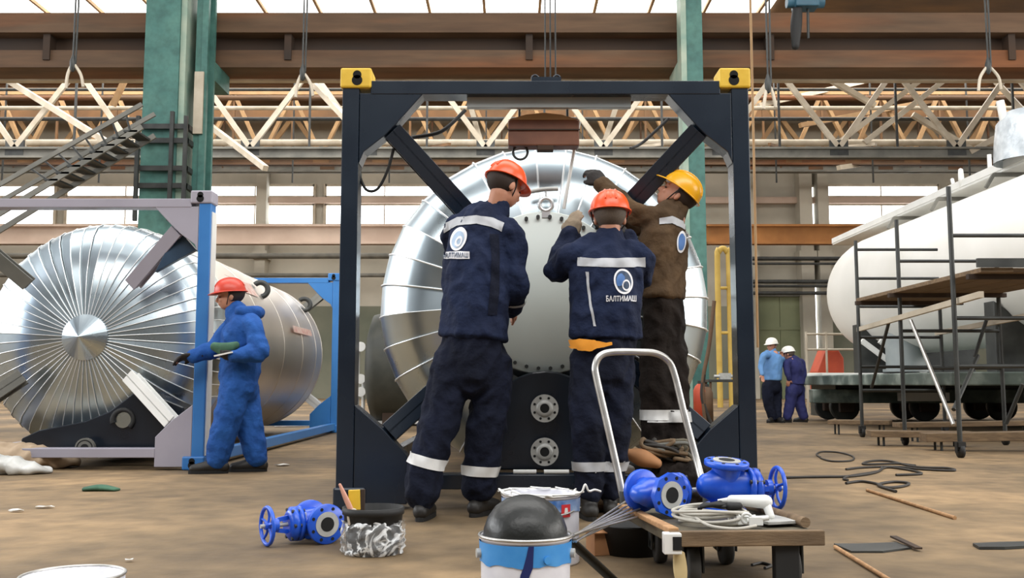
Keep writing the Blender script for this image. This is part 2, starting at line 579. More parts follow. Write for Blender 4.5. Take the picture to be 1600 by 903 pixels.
WY = 48.0
mb = MB().box2((-46, WY, 4.6), (46, WY + 0.4, 14.4))
struct('wall_back', mb, M['wall'], 'grey plaster far wall under the roof trusses')
mb = MB().box2((-46, WY - 0.05, 0), (46, WY + 0.4, 4.6))
struct('trim_1', mb, M['wall_low'], 'green grey painted lower part of the far wall', 'wall')
mb = MB().box2((-46, WY - 0.35, 9.78), (46, WY, 10.1))
struct('trim_2', mb, M['orange_pale'], 'pinkish concrete band between the two rows of windows', 'wall')

wn = 0
def window(x0, x1, z0, z1, panes):
    global wn
    wn += 1
    fr = MB()
    for x in (x0, x1):
        fr.box2((x - 0.07, WY - 0.16, z0 - 0.07), (x + 0.07, WY, z1 + 0.07))
    for z in (z0, z1):
        fr.box2((x0, WY - 0.16, z - 0.06), (x1, WY, z + 0.06))
    for i in range(1, panes):
        x = x0 + (x1 - x0) * i / panes
        fr.box2((x - 0.03, WY - 0.13, z0), (x + 0.03, WY, z1))
    o = struct('window_%d' % wn, fr, M['pale_steel'], 'bright strip window high in the far wall', 'window')
    part(o, 'glass', MB().box2((x0, WY - 0.06, z0), (x1, WY - 0.02, z1)), M['glass'])

for i in range(6):
    x0 = -42.2 + i * 6.55
    window(x0, x0 + 6.0, 8.7, 9.76, 2)
    window(x0, x0 + 6.0, 10.14, 10.74, 2)
for x0, x1 in ((15.75, 21.6), (22.2, 28.2), (28.8, 34.5)):
    window(x0, x1, 8.7, 9.76, 2)
    window(x0, x1, 10.14, 10.74, 2)
window(15.05, 15.4, 8.7, 10.7, 1)
window(15.0, 15.32, 2.4, 5.7, 1)
window(17.2, 17.6, 2.0, 5.2, 1)

mb = MB().box2((-46, 21.0, 14.4), (46, 48.4, 14.6))
struct('ceiling', mb, M['roof'], 'rust brown sheet roof of the workshop')
wn += 1
sky = struct('window_%d' % wn, MB().box2((-30, 24.6, 14.2), (9.4, 24.9, 14.4)).box2((-30, 35.3, 14.2), (9.4, 35.6, 14.4)), M['rust'], 'long bright skylight in the roof above the girder', 'window')
part(sky, 'glass', MB().box2((-30, 24.9, 14.3), (9.4, 35.3, 14.34)), M['skyglass'])
bars = MB()
for i in range(20):
    x = -29 + i * 2.0
    bars.box2((x - 0.05, 24.9, 14.18), (x + 0.05, 35.3, 14.3))
part(sky, 'glazing_bar', bars, M['tan_steel'])

# columns of the nave
def pillar(name, label, D, u0, u1, v, ztop, cage):
    p0, p1 = at(u0, v, D), at(u1, v, D)
    w = p1.x - p0.x
    t = thing(name, label, 'column', ((p0.x + p1.x) / 2, D + 0.4, 0))
    return t, p0.x, p1.x, w

t, xa, xb, w = pillar('steel_column', 'wide teal twin-leg steel column behind the grey container frame', 20.5, 222, 316, 180, 10.6, True)
xl = xa + w * 0.58
part(t, 'column_leg', MB().box2((xa, 20.5, 0), (xl, 20.62, 10.8)).box2((xa, 21.2, 0), (xl, 21.32, 10.8)).box2(((xa + xl) / 2 - 0.1, 20.62, 0), ((xa + xl) / 2 + 0.1, 21.2, 10.8)), M['teal'])
part(t, 'column_flange', MB().box2((xl + 0.005, 20.55, 0), (xl + 0.13, 21.3, 10.4)), M['teal_pale'])
part(t, 'column_leg', MB().box2((xl + 0.28, 20.75, 0), (xl + 0.42, 21.3, 10.4)).box2((xl + 0.42, 20.72, 0), (xb, 20.84, 10.4)).box2((xl + 0.42, 21.2, 0), (xb, 21.3, 10.4)), M['teal'])
part(t, 'weathered_plate', MB().box2((xl + 0.3, 20.66, 6.2), (xb - 0.05, 20.71, 7.6)), M['pale_steel'])
part(t, 'bracket', MB().box2((xa, 21.3, 7.6), (xb, 22.4, 8.03)), M['teal'])
for v in (200, 222, 265, 292):
    z = at(250, v, 20.5).z
    part(t, 'batten', MB().box2((xa - 0.05, 20.36, z - 0.05), (xl + 0.3, 20.44, z + 0.06)).box2((xl + 0.22, 20.36, z - 0.05), (xl + 0.3, 21.0, z + 0.06)), M['dark_steel'])
part(t, 'ladder_rail', MB().box2((xa - 0.05, 20.3, 4.2), (xa + 0.03, 20.38, 6.5)).box2((xl - 0.08, 20.3, 4.2), (xl, 20.38, 6.6)).box2((xl + 0.22, 20.3, 4.2), (xl + 0.3, 20.38, 6.5)), M['dark_steel'])

t, xa, xb, w = pillar('steel_column', 'slim pale teal steel column behind the navy frame', 20.8, 1064, 1098, 60, 10.6, False)
part(t, 'column_leg', MB().box2((xa, 20.8, 0), (xa + 0.12, 21.3, 10.8)), M['teal_pale'])
part(t, 'column_leg', MB().box2((xa + 0.12, 20.84, 0), (xb, 20.95, 10.8)).box2((xa + 0.12, 21.2, 0), (xb, 21.3, 10.8)), M['teal'])

part(t, 'bracket', MB().box2((xa, 21.3, 7.6), (xb, 22.4, 8.03)), M['teal_pale'])

# the crane girder
t = thing('crane_runway_beam', 'long brown crane girder running across the hall above the navy frame', 'girder', (0, 22, 8.15))
t['kind'] = 'thing'
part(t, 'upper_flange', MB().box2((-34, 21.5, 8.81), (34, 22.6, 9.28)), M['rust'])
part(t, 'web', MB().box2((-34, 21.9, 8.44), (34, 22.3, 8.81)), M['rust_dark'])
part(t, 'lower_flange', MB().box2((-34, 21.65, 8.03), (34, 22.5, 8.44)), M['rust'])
for i in range(11):
    x = -27.6 + i * 5.6
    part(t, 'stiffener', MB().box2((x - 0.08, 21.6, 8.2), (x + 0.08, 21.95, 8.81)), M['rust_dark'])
rl = solo('crane_rail', MB().box2((-34, 22.6, 8.02), (34, 22.8, 8.14)), M['pale_steel'], 'pale rail under the brown crane girder', 'rail')

# roof trusses beyond the girder
def truss(D, z0, z1, panel, x0, n, mats, label, w=0.16):
    t = thing('roof_truss', label, 'truss', (x0 + panel * n / 2, D, z0), 'roof trusses beyond the crane girder')
    x1 = x0 + panel * n
    part(t, 'lower_chord', MB().ibeam((x0, D, z0), (x1, D, z0), 0.36, 0.42, 0.08), mats[0])
    part(t, 'upper_chord', MB().bar((x0, D, z1), (x1, D, z1), 0.3, 0.3), mats[1])
    for i in range(n):
        a = V((x0 + panel * i, D, z0 + 0.2))
        m_ = V((x0 + panel * (i + 0.5), D, z1 - 0.1))
        b = V((x0 + panel * (i + 1), D, z0 + 0.2))
        part(t, 'diagonal', MB().bar(a, m_, w, w * 1.5), mats[1])
        part(t, 'diagonal', MB().bar(m_, b, w, w * 1.5), mats[1])
        part(t, 'post', MB().bar((m_.x, D, z0), m_, w * 0.6, w * 0.6, (1, 0, 0)), mats[2])
        part(t, 'gusset_plate', MB().box2((a.x - 0.35, D - 0.06, z0 - 0.1), (a.x + 0.35, D + 0.06, z0 + 0.5)), mats[2])
    return t

P = at(23, 238, 36).x
truss(36, 9.5, 12.9, 4.5, P - 4.5 * 2, 13, (M['grey_steel'], M['pale_steel'], M['dark_steel']), 'pale steel roof truss nearest behind the girder, with a grey lower chord', 0.13)
truss(41.5, 10.5, 13.6, 2.6, -24, 19, (M['rust'], M['tan_steel'], M['purlin']), 'tan and rust coloured roof truss in the middle of the far bay', 0.15)
truss(46, 11.2, 13.9, 3.4, -26, 15, (M['grey_steel'], M['tan_steel'], M['rust']), 'tan roof truss standing closest to the far wall', 0.14)

def px_bar(name, u0, v0, u1, v1, D0, D1, w, m, label, cat, group, h=None):
    a, b = at(u0, v0, D0), at(u1, v1, D1)
    return solo(name, MB().bar(a, b, w, h or w), m, label, cat, group)

G = 'diagonal braces in the roof'
braces = [(0, 118, 180, 230, 37, 33.5, 'pale_steel', 'pale brace sloping down from the top left corner of the roof'),
          (321, 191, 415, 263, 38, 34, 'pale_steel', 'pale roof brace just behind the teal twin-leg column'),
          (472, 112, 540, 185, 38, 35, 'pale_steel', 'pale roof brace next to the yellow corner block by the teal column'),
          (1269, 108, 1367, 165, 37, 37, 'pale_steel', 'upper half of the long pale brace crossing the paired braces'),
          (1426, 179, 1520, 235, 37, 37, 'pale_steel', 'lower half of the long pale brace above the white tank'),
          (1452, 115, 1310, 223, 36.6, 36.6, 'pale_steel', 'first of two parallel pale braces above the scaffold'),
          (1489, 115, 1350, 223, 36.6, 36.6, 'pale_steel', 'second of two parallel pale braces, nearer the white tank'),
          (1540, 110, 1600, 175, 37, 36, 'pale_steel', 'short pale brace over the wrapped hatch of the white tank'),
          (1185, 165, 1400, 116, 40, 43, 'pale_steel', 'thin pale brace rising away beneath the brown girder'),
          (1250, 196, 1560, 138, 40, 43, 'tan_steel', 'long thin tan brace rising across the two parallel braces'),
          (1600, 190, 1515, 238, 36, 36, 'pale_steel', 'pale brace falling to the dark joint over the white tank'),
          (1310, 262, 1440, 244, 41, 44, 'pale_steel', 'low thin pale brace above the bright far window'),
          (200, 115, 176, 165, 38, 38, 'tan_steel', 'short tan brace left of the teal twin-leg column'),
          (735, 165, 755, 235, 38, 38, 'pale_steel', 'pale brace seen through the navy frame beside the rust-brown hanging box'),
          (965, 160, 945, 220, 38, 38, 'pale_steel', 'pale brace seen through the navy frame near the raised dark glove')]
for u0, v0, u1, v1, d0, d1, m, lab in braces:
    px_bar('roof_brace', u0, v0, u1, v1, d0, d1, 0.2, M[m], lab, 'brace', G)

t = thing('wind_bracing', 'thin crossed rods of the roof bracing, spread flat between the trusses', 'bracing', (0, 39, 9.9))
rr = random.Random(3)
for i in range(14):
    x = -27 + i * 4.1
    s_ = 1 if i % 2 else -1
    part(t, 'brace_rod', MB().bar((x, 36.2, 9.9), (x + 4.4 * s_, 45.5, 11.6), 0.11, 0.11), M['pale_steel'] if i % 3 else M['purlin'])
    part(t, 'hanger', MB().bar((x + 1.3, 40, 9.2), (x + 1.3, 40, 13.8), 0.06, 0.06), M['dark_steel'])
G = 'long pipes under the roof'
for v, D, r, m, lab in ((140, 39, 0.07, 'dark_steel', 'thin dark roof pipe, uppermost of the horizontal pipes'),
                        (153, 40, 0.11, 'rust', 'rust brown roof pipe below the uppermost dark pipe'),
                        (169, 39, 0.09, 'pale_steel', 'pale roof pipe running above the dark tie'),
                        (186, 37.5, 0.08, 'dark_steel', 'dark horizontal tie below the pale roof pipe'),
                        (223, 38, 0.14, 'pale_steel', 'thick pale pipe just above the grey lower chord'),
                        (268, 46, 0.1, 'grey_steel', 'thin grey pipe on the far wall above the windows')):
    z = at(800, v, D).z
    solo('roof_pipe', MB().cyl((-30, D, z), (30, D, z), r, n=10), M[m], lab, 'pipe', G)
for i, v in enumerate((128, 178)):
    z = at(1400, v, 43).z
    solo('roof_purlin', MB().bar((-30, 43, z), (30, 43, z), 0.25, 0.4), M['purlin'],
         ('upper rust orange purlin spanning under the roof', 'lower rust orange purlin spanning under the roof')[i], 'purlin')

# far crane beams, pipes and piers on the back wall
solo('crane_beam', MB().ibeam((9, 44, 7.6), (19, 44, 7.6), 0.5, 0.92, 0.1), M['orange_steel'], 'bright orange crane beam on the far wall beside the navy frame post', 'beam')
solo('crane_beam', MB().ibeam((-44, 44, 7.6), (-3, 44, 7.6), 0.5, 0.92, 0.1), M['orange_pale'], 'orange crane beam coloured pale like haze, on the far wall behind the aluminium tank', 'beam')
G = 'pipes on the far wall'
for i, (v, r, a, b) in enumerate(((404, 0.1, 11, 17.2), (412, 0.06, 11, 17.2), (440, 0.1, 11, 17.2), (447, 0.07, 11, 17.2), (458, 0.09, 11, 17.2), (400, 0.14, -44, -6), (430, 0.1, -44, -6))):
    z = at(1200, v, 46.5).z
    solo('wall_pipe', MB().cyl((a, 46.5, z), (b, 46.5, z), r, n=8), M['dark_steel' if a > 0 else 'grey_steel'],
         ('topmost dark pipe over the olive door', 'thin dark pipe directly under the topmost one over the olive door', 'thick dark pipe midway above the olive door', 'thin dark pipe next to the lowest one above the olive door', 'lowest dark pipe, right above the olive door', 'grey wall pipe behind the aluminium tank, the upper one', 'grey wall pipe behind the aluminium tank, the lower one')[i], 'pipe', G)
pw = [(1254, 1274, 'grey concrete pier beside the olive door'), (1283, 1300, 'grey concrete pier behind the white tank end'), (396, 412, 'pale pier between the windows above the walking man'), (1166, 1184, 'grey pier hidden partly by the navy frame post')]
for u0, u1, lab in pw:
    a, b = at(u0, 400, 47), at(u1, 400, 47)
    solo('wall_pier', MB().box2((a.x, 47.2, 0), (b.x, 48, 11.6)).box2((a.x - 0.12, 47.1, 6.9), (b.x + 0.12, 48, 7.3)), M['wall'], lab, 'pier')
a, b = at(1180, 460, 47.7), at(1256, 460, 47.7)
d = struct('door_1', MB().box2((a.x, 47.6, 0), (a.x + 0.14, 47.95, 5.2)).box2((b.x - 0.14, 47.6, 0), (b.x, 47.95, 5.2)).box2((a.x, 47.6, 5.06), (b.x, 47.95, 5.2)), M['grey_steel'], 'tall olive green workshop gate behind the two distant men', 'door')
part(d, 'door_leaf', MB().box2((a.x + 0.14, 47.75, 0), ((a.x + b.x) / 2 - 0.01, 47.85, 5.06)), M['door'])
part(d, 'door_leaf', MB().box2(((a.x + b.x) / 2 + 0.01, 47.75, 0), (b.x - 0.14, 47.85, 5.06)), M['door'])
part(d, 'crossbar', MB().box2((a.x + 0.14, 47.7, 3.4), (b.x - 0.14, 47.75, 3.55)), M['door'])

t = thing('pipe_loop', 'tall ochre yellow pipe loop standing right beside the navy frame post', 'pipe', (at(1133, 600, 30).x, 30, 0))
pa, pb = at(1124, 560, 30), at(1142, 560, 30)
zt = at(1133, 388, 30).z
part(t, 'pipe', MB().tube([(pa.x, 30, 0), (pa.x, 30, zt - 0.5), (pa.x + 0.05, 30, zt - 0.12), ((pa.x + pb.x) / 2, 30, zt), (pb.x - 0.05, 30, zt - 0.12), (pb.x, 30, zt - 0.5), (pb.x, 30, 0)], 0.09, 8, 4), M['yellow_pipe'])
for v in (450, 520):
    z = at(1133, v, 30).z
    part(t, 'rung', MB().cyl((pa.x, 30, z), (pb.x, 30, z), 0.05, n=8), M['yellow_pipe'])

# inclined stair up to the column
t = thing('inclined_stair', 'grey lattice stair sloping up to the teal twin-leg column', 'stair', (at(60, 270, 19).x, 19, 4.0))
for dy in (0, 0.7):
    a, b = at(27, 273, 19), at(222, 163, 19)
    a = a + (a - b) * ((a.z - 0.9) / (b.z - a.z))
    part(t, 'handrail', MB().bar(a + V((0, dy, 0)), b + V((0, dy, 0)), 0.05, 0.09), M['grey_steel'])
    a, b = at(81, 284, 19), at(222, 198, 19)
    a = a + (a - b) * (a.z / (b.z - a.z))
    part(t, 'stringer', MB().bar(a + V((0, dy, 0)), b + V((0, dy, 0)), 0.05, 0.11), M['grey_steel'])
for i in range(8):
    k = i / 8
    p = at(46 + 172 * k, 262 - 97 * k, 19)
    q = at(80 + 142 * k, 285 - 87 * k, 19)
    part(t, 'stair_tread', MB().box(q + V((0, 0.35, 0.05)), (0.28, 0.75, 0.04)), M['dark_steel'])
    part(t, 'baluster', MB().bar(p, q, 0.035, 0.035), M['dark_steel'])

# chain hoists and ropes
def hook(u, v0, v1, D, lab, spread=10, mm='dark_steel'):
    top, bot = at(u, v0, D), at(u - 2, v1, D)
    t = thing('hanging_hook', lab, 'hook', bot, 'hooks hanging from the roof')
    part(t, 'cable', MB().cyl(V((bot.x, D, max(top.z, 12.5))), bot, 0.018, n=6).cyl(V((bot.x + 0.09, D, max(top.z, 12.5))), bot + V((0.05, 0, 0)), 0.018, n=6), M[mm])
    part(t, 'hook_block', MB().lathe(bot - V((0, 0, 0.18)), (0, 0, 1), [(0.02, 0), (0.055, 0.06), (0.06, 0.2), (0.03, 0.3), (0.02, 0.34)], 12), M[mm])
    part(t, 'sling', MB().tube([bot, at(u - spread, v1 + 18, D), at(u - spread - 3, v1 + 40, D)], 0.03, 6), M['pale_steel'])
    part(t, 'sling', MB().tube([bot, at(u + spread, v1 + 18, D), at(u + spread + 4, v1 + 38, D)], 0.03, 6), M['pale_steel'])
hook(116, 30, 98, 18, 'hook with a pair of slings hanging left of the teal twin-leg column')
hook(475, 25, 112, 18, 'hook with pale slings hanging near the grey container frame top')
hook(1202, 10, 130, 16, 'hook hanging from thin cables beside the yellow corner block', 6)
hook(1546, 20, 102, 18, 'hook with wide slings hanging over the white tank', 14)
t = thing('hanging_hoist', 'small blue chain hoist under the roof with a dark chain bag', 'hoist', at(1258, 40, 20))
p = at(1258, 4, 20)
part(t, 'hoist_body', MB().box(p, (0.5, 0.4, 0.28)).cyl(p - V((0.4, 0, 0)), p + V((0.4, 0, 0)), 0.12), M['blue_steel'], 0.02)
part(t, 'chain_bag', MB().loft([at(1246, 12, 20), at(1244, 40, 20), at(1243, 72, 20)], [(0.12, 0.1), (0.15, 0.12), (0.1, 0.08)]), M['rubber'])
part(t, 'chain', MB().cyl(at(1262, 8, 20), at(1263, 60, 20), 0.03, n=6), M['dark_steel'])
p = at(1178, 300, 7.4)
solo('hanging_rope', MB().tube([(p.x, 7.4, 7.5), (p.x + 0.01, 7.4, 4), (p.x, 7.4, 1.0)], 0.010, 6), M['tan_steel'], 'tan rope hanging straight down beside the navy frame post', 'rope')
for i, u in enumerate((852, 860, 868)):
    p = at(u, 116, 6.4)
    solo('lifting_cable', MB().cyl((p.x, 6.4, 2.62), (p.x, 6.4, 7), 0.006, n=6), M['dark_steel'], 'thin dark lifting cable over the middle of the navy frame top beam', 'cable', 'lifting cables over the navy frame')
# ------------------------------------------------------------------ tank containers
def end_frame(t, D, cx, zs, depth, mats, skip=(), back=False):
    """One end of a tank container: posts, beams, gussets, diagonal braces, corner castings (local outline in metres)."""
    def P(x, z, y=0.0):
        return V((cx + x, D + y, z * zs))
    post, plate, brace, casting = mats
    for s in (-1, 1):
        part(t, 'corner_post', MB().box2(P(s * 1.219, 0.03), P(s * 1.118, 2.5, depth)), post, 0.006)
        part(t, 'gusset_plate', MB().prism([P(s * x, z, 0.004) for x, z in ((1.116, 2.46), (0.731, 2.46), (0.887, 2.28), (0.9625, 2.2), (1.087, 2.10), (1.116, 2.03))], (0, depth - 0.008, 0)), plate, 0.005)
        part(t, 'gusset_plate', MB().prism([P(s * x, z, 0.004) for x, z in ((1.116, 0.60), (0.947, 0.457), (0.808, 0.303), (0.808, 0.03), (1.116, 0.03))], (0, depth - 0.008, 0)), plate, 0.005)
        dy = 0.22 if not back else -0.22
        for (x0, z0), (x1, z1) in (((0.93, 2.245), (0.46, 1.755)), ((0.93, 0.43), (0.47, 0.86))):
            nm = ('t' if z0 > 1 else 'b') + ('l' if s < 0 else 'r')
            bm = brace[nm] if isinstance(brace, dict) else brace
            a, b = P(s * x0, z0, depth * 0.5), P(s * x1, z1, depth * 0.5 + dy)
            b = a + (b - a) * (1.12 if zs == 1 else 1.0)
            part(t, 'diagonal_brace', MB().ibeam(a, b, 0.12, 0.115, 0.016, (0, 1, 0)).bar(a, b, 0.1, 0.012, (0, 1, 0)), bm, 0.003)
        for zc, nm in ((2.55, 'corner_casting'), (0.065, 'corner_casting')):
            cb = MB().box2(P(s * 1.232, zc - 0.062, -0.014), P(s * 1.045, zc + 0.062, depth + 0.014))
            co = part(t, nm, cb, casting if zc > 1 else post, 0.012)
            hc = P(s * 1.13, zc, -0.016)
            part(co, 'aperture', MB().cyl(hc + V((0, 0, 0.018)), hc + V((0, 0.02, 0.018)), 0.026, n=14).cyl(hc + V((0, 0, -0.016)), hc + V((0, 0.02, -0.016)), 0.032, n=14), M['hole'])
    part(t, 'top_beam', MB().box2(P(-1.05, 2.452, 0.0), P(1.05, 2.535, depth)), plate, 0.005)
    part(t, 'bottom_beam', MB().box2(P(-0.81, 0.115, 0.0), P(0.81, 0.2, depth)), plate, 0.005)

def gores(cx, cz, prof, n, off=0.0, tilt=0.0, sr=0.0065):
    """Wedge sheets, each its own smooth strip: prof is (radius, y)."""
    g, sm = MB(), MB()
    rnd = random.Random(11)
    for i in range(n):
        w0 = rnd.uniform(-tilt, tilt * 1.6)
        t0, t1 = 2 * PI * (i + off) / n, 2 * PI * (i + 1 + off) / n
        vs, fs = [], []
        k = len(prof)
        for j, (r, y) in enumerate(prof):
            w = w0 * r / prof[0][0]
            vs.append(V((cx + r * math.cos(t0), y - w, cz + r * math.sin(t0))))
            vs.append(V((cx + r * math.cos(t1), y + w, cz + r * math.sin(t1))))
        for j in range(k - 1):
            fs.append((2 * j, 2 * j + 1, 2 * j + 3, 2 * j + 2))
        g.add(vs, fs, True)
        path = [V((cx + (r + 0.002) * math.cos(t0), y - 0.006, cz + (r + 0.002) * math.sin(t0))) for r, y in prof]
        sm.tube(path, sr, 5, 1, False)
    return g, sm

# ---- the container in the navy frame
AX, AZ, AD = 0.201, 1.22, 5.62
A = thing('tank_container', 'aluminium clad tank in a navy frame with yellow top corners', 'tank container', (AX, AD, 0))
NV = M['frame_navy']
end_frame(A, AD, AX, 1.0, 0.15, (NV, NV, NV, M['yellow']))
end_frame(A, 11.45, AX, 1.0, 0.15, (NV, NV, NV, M['yellow']), back=True)
for s in (-1, 1):
    part(A, 'bottom_rail', MB().box2((AX + s * 1.19, AD + 0.15, 0.06), (AX + s * 1.1, 11.45, 0.2)), NV, 0.006)
prof = [(1.10, 6.62), (1.10, 6.46), (1.085, 6.34), (1.045, 6.22), (0.975, 6.125), (0.87, 6.06), (0.74, 6.02), (0.60, 5.99), (0.49, 5.975)]
g, sm = gores(AX + 0.012, AZ, prof, 32, 0.3, 0.014)
head = part(A, 'tank_head', g, M['alu'])
part(head, 'seam', sm, M['alu_ridge'])
part(A, 'head_plate', MB().lathe((AX + 0.012, 5.985, AZ), (0, 1, 0), [(0.0, 0), (0.5, 0.0), (0.5, 0.04), (0.0, 0.04)], 48), M['alu'])
sh = MB().lathe((AX + 0.012, 6.62, AZ), (0, 1, 0), [(1.098, 0), (1.098, 1.2), (1.098, 2.4), (1.098, 3.6), (1.098, 4.4), (1.04, 4.7), (0.8, 4.92), (0.01, 5.0)], 64)
shell = part(A, 'tank_shell', sh, M['alu_warm'])
for y in (6.62, 7.8, 9.0, 10.2, 11.0):
    part(shell, 'band', MB().ring((AX + 0.012, y, AZ), (0, 1, 0), 1.1, 0.012, 64, 6), M['alu_ridge'])
cc = at(850, 457, 5.95)
cv = part(A, 'cover_plate', MB().lathe((cc.x, 5.925, cc.z), (0, 1, 0), [(0.0, 0), (0.5, 0.0), (0.508, 0.008), (0.508, 0.05), (0.0, 0.05)], 64), M['cover'])
bm_ = MB().cyl((0, -0.022, 0), (0, 0.0, 0), 0.0125, n=6)
bme = bm_.mesh('bolt_shape')
fix_normals(bme)
bme.materials.append(M['dark_steel'])
for i in range(40):
    t_ = 2 * PI * (i + 0.5) / 40
    o = bpy.data.objects.new('bolt', bme)
    col.objects.link(o)
    o.parent = cv
    o.location = V((cc.x + 0.472 * math.cos(t_), 5.925, cc.z + 0.472 * math.sin(t_))) - V(A.location)
# lug and T-shaped bar above the cover plate
p = at(853, 322, 5.93)
part(A, 'lifting_lug', MB().ring((p.x, 5.93, p.z + 0.01), (0, 1, 0), 0.04, 0.014, 20, 6).box((p.x, 5.935, p.z - 0.05), (0.05, 0.03, 0.05)).cyl((p.x, 5.93, p.z + 0.04), (p.x, 5.93, p.z + 0.1), 0.008, n=6), M['alu_ridge'])
p0, p1 = at(826, 300, 5.93), at(872, 295, 5.93)
part(A, 'hinge_bar', MB().tube([p0, (p0 + p1) / 2 + V((0, 0, 0.006)), p1], 0.014, 8), M['flange'])
p0, p1 = at(905, 190, 5.9), at(881, 326, 5.92)
part(A, 'white_pipe', MB().tube([p0, (p0 + p1) / 2, p1], 0.011, 8), M['white_paint'])
# valve box with two flanged outlets under the cover plate
zc = 0.36
outl = [(-0.4, 0.21), (-0.4, zc)] + [(0.4 * math.cos(PI - PI * k / 16), zc + 0.44 * math.sin(PI * k / 16)) for k in range(1, 16)] + [(0.4, zc), (0.4, 0.21)]
vb = part(A, 'valve_box', MB().prism([(AX + x, 5.8, z) for x, z in outl], (0, 0.35, 0)), M['navy_box'], 0.01)
for v in (638, 706):
    c = at(851, v, 5.7)
    f = part(A, 'outlet_flange', MB().cyl(c, c + V((0, 0.02, 0)), 0.082, n=28).cyl(c + V((0, 0.02, 0)), c + V((0, 0.1, 0)), 0.045, n=20).lathe(c, (0, -1, 0), [(0.028, 0), (0.05, 0.0), (0.05, 0.006), (0.028, 0.006)], 24), M['flange'])
    part(f, 'bore', MB().cyl(c + V((0, -0.004, 0)), c + V((0, 0.004, 0)), 0.027, n=20), M['hole'])
    bb = MB()
    for k in range(8):
        g_ = 2 * PI * (k + 0.5) / 8
        q = c + V((0.064 * math.cos(g_), -0.002, 0.064 * math.sin(g_)))
        bb.cyl(q, q + V((0, 0.004, 0)), 0.008, n=8)
    part(f, 'bolt_hole', bb, M['hole'])
for u0, u1 in ((802, 838), (850, 889)):
    a, b = at(u0, 734, 5.64), at(u1, 734, 5.64)
    a.z = b.z = 0.214
    part(A, 'white_sleeve', MB().cyl(a, b, 0.013, n=10), M['white_paint'])
# plate under the top beam and the lifting plate on it
a, b = at(730, 152, 5.72), at(985, 171, 5.72)
part(A, 'head_panel', MB().box2((a.x, 5.68, b.z), (b.x, 5.72, 2.455)), M['frame_grey'], 0.004)
a, b = at(830, 124, 5.7), at(876, 117, 5.7)
lp = MB().box2((a.x, 5.64, 2.535), (b.x, 5.76, 2.565))
for u in (836, 870):
    q = at(u, 112, 5.7)
    lp.ring((q.x, 5.7, 2.575), (0, 1, 0), 0.02, 0.006, 14, 6)
part(A, 'lifting_plate', lp, NV)
part(A, 'hose', MB().tube([at(727, 172, 6.0), at(690, 205, 5.95), at(645, 215, 5.9), at(628, 222, 5.85)], 0.012, 8), M['rubber'])
part(A, 'hose', MB().tube([at(615, 232, 5.7), at(606, 265, 5.72), at(590, 295, 5.74), at(572, 296, 5.74), at(560, 270, 5.72)], 0.009, 8), M['rubber'])
part(A, 'hose', MB().tube([at(1045, 185, 6.2), at(1005, 222, 6.2), at(985, 232, 6.15)], 0.01, 8), M['rubber'])

# hanging box under the top beam
t = thing('hanging_box', 'rust-brown metal box with a domed top hanging under the navy top beam', 'box', at(848, 232, 5.84))
a, b = at(794, 231, 5.84), at(904, 199, 5.84)
xm = (a.x + b.x) / 2
ol = [(a.x, a.z), (b.x, a.z), (b.x, b.z + 0.03), ((xm + b.x) / 2, b.z + 0.062), (xm, b.z + 0.074), ((xm + a.x) / 2, b.z + 0.062), (a.x, b.z + 0.03)]
part(t, 'box_body', MB().prism([(x, 5.78, z) for x, z in ol], (0, 0.12, 0)), M['hook_brown'], 0.008)
part(t, 'lid', MB().prism([(x, 5.772, z) for x, z in ol[2:]], (0, 0.006, 0)), M['tan_steel'])
part(t, 'band', MB().box2((a.x - 0.004, 5.771, b.z - 0.035), (b.x + 0.004, 5.78, b.z - 0.028)), M['rust_dark'])
q = at(813, 238, 5.83)
part(t, 'ring', MB().ring(q, (0, 1, 0), 0.045, 0.008, 20, 6), M['dark_steel'])
part(t, 'latch', MB().box2((xm - 0.04, 5.775, a.z - 0.03), (xm + 0.06, 5.84, a.z)), M['rust_dark'], 0.004)
for x in (a.x + 0.07, b.x - 0.07):
    part(t, 'hanger', MB().cyl((x, 5.83, b.z + 0.04), (x, 5.83, 2.5), 0.008, n=8), M['dark_steel'])

# ---- the container in the light grey frame
BX, BZ, BD = -3.81, 1.135, 8.15
B = thing('tank_container', 'ribbed aluminium tank with a cone at its centre, in a light grey frame', 'tank container', (BX, BD, 0))
br = {'tl': M['grey_steel'], 'tr': M['lilac'], 'bl': M['grey_steel'], 'br': M['white_paint']}
end_frame(B, BD, BX, 0.911, 0.15, (M['blue_paint'], M['lilac'], br, M['lilac']))
end_frame(B, 14.35, BX, 0.911, 0.15, (M['blue_paint'], M['blue_paint'], {'tl': M['grey_steel'], 'tr': M['grey_steel'], 'bl': M['grey_steel'], 'br': M['white_paint']}, M['blue_paint']), back=True)
for s in (-1, 1):
    part(B, 'bottom_rail', MB().box2((BX + s * 1.19, BD + 0.15, 0.04), (BX + s * 1.1, 14.35, 0.14)), M['blue_paint'] if s > 0 else M['lilac'], 0.006)
part(B, 'lit_post_side', MB().box2((BX + 1.2195, BD + 0.03, 0.12), (BX + 1.228, BD + 0.15, 2.2)), M['white_paint'])  # light on the post's side face, put in as a white strip
prof = [(1.1, 9.35), (1.1, 9.12), (1.085, 8.98), (1.035, 8.86), (0.94, 8.77), (0.78, 8.69), (0.58, 8.63), (0.4, 8.6), (0.19, 8.58)]
g, sm = gores(BX, BZ, prof, 56, 0.5, 0.006, 0.0045)
head = part(B, 'tank_head', g, M['alu'])
part(head, 'seam', sm, M['alu_ridge'])
cone = MB()
n = 6
for i in range(n):
    t0, t1 = 2 * PI * (i + 0.25) / n, 2 * PI * (i + 1.25) / n
    arc = [V((BX + 0.205 * math.cos(t0 + (t1 - t0) * k / 6), 8.56, BZ + 0.205 * math.sin(t0 + (t1 - t0) * k / 6))) for k in range(7)]
    cone.add([V((BX, 8.43, BZ))] + arc, [(0, k + 1, k + 2) for k in range(6)])
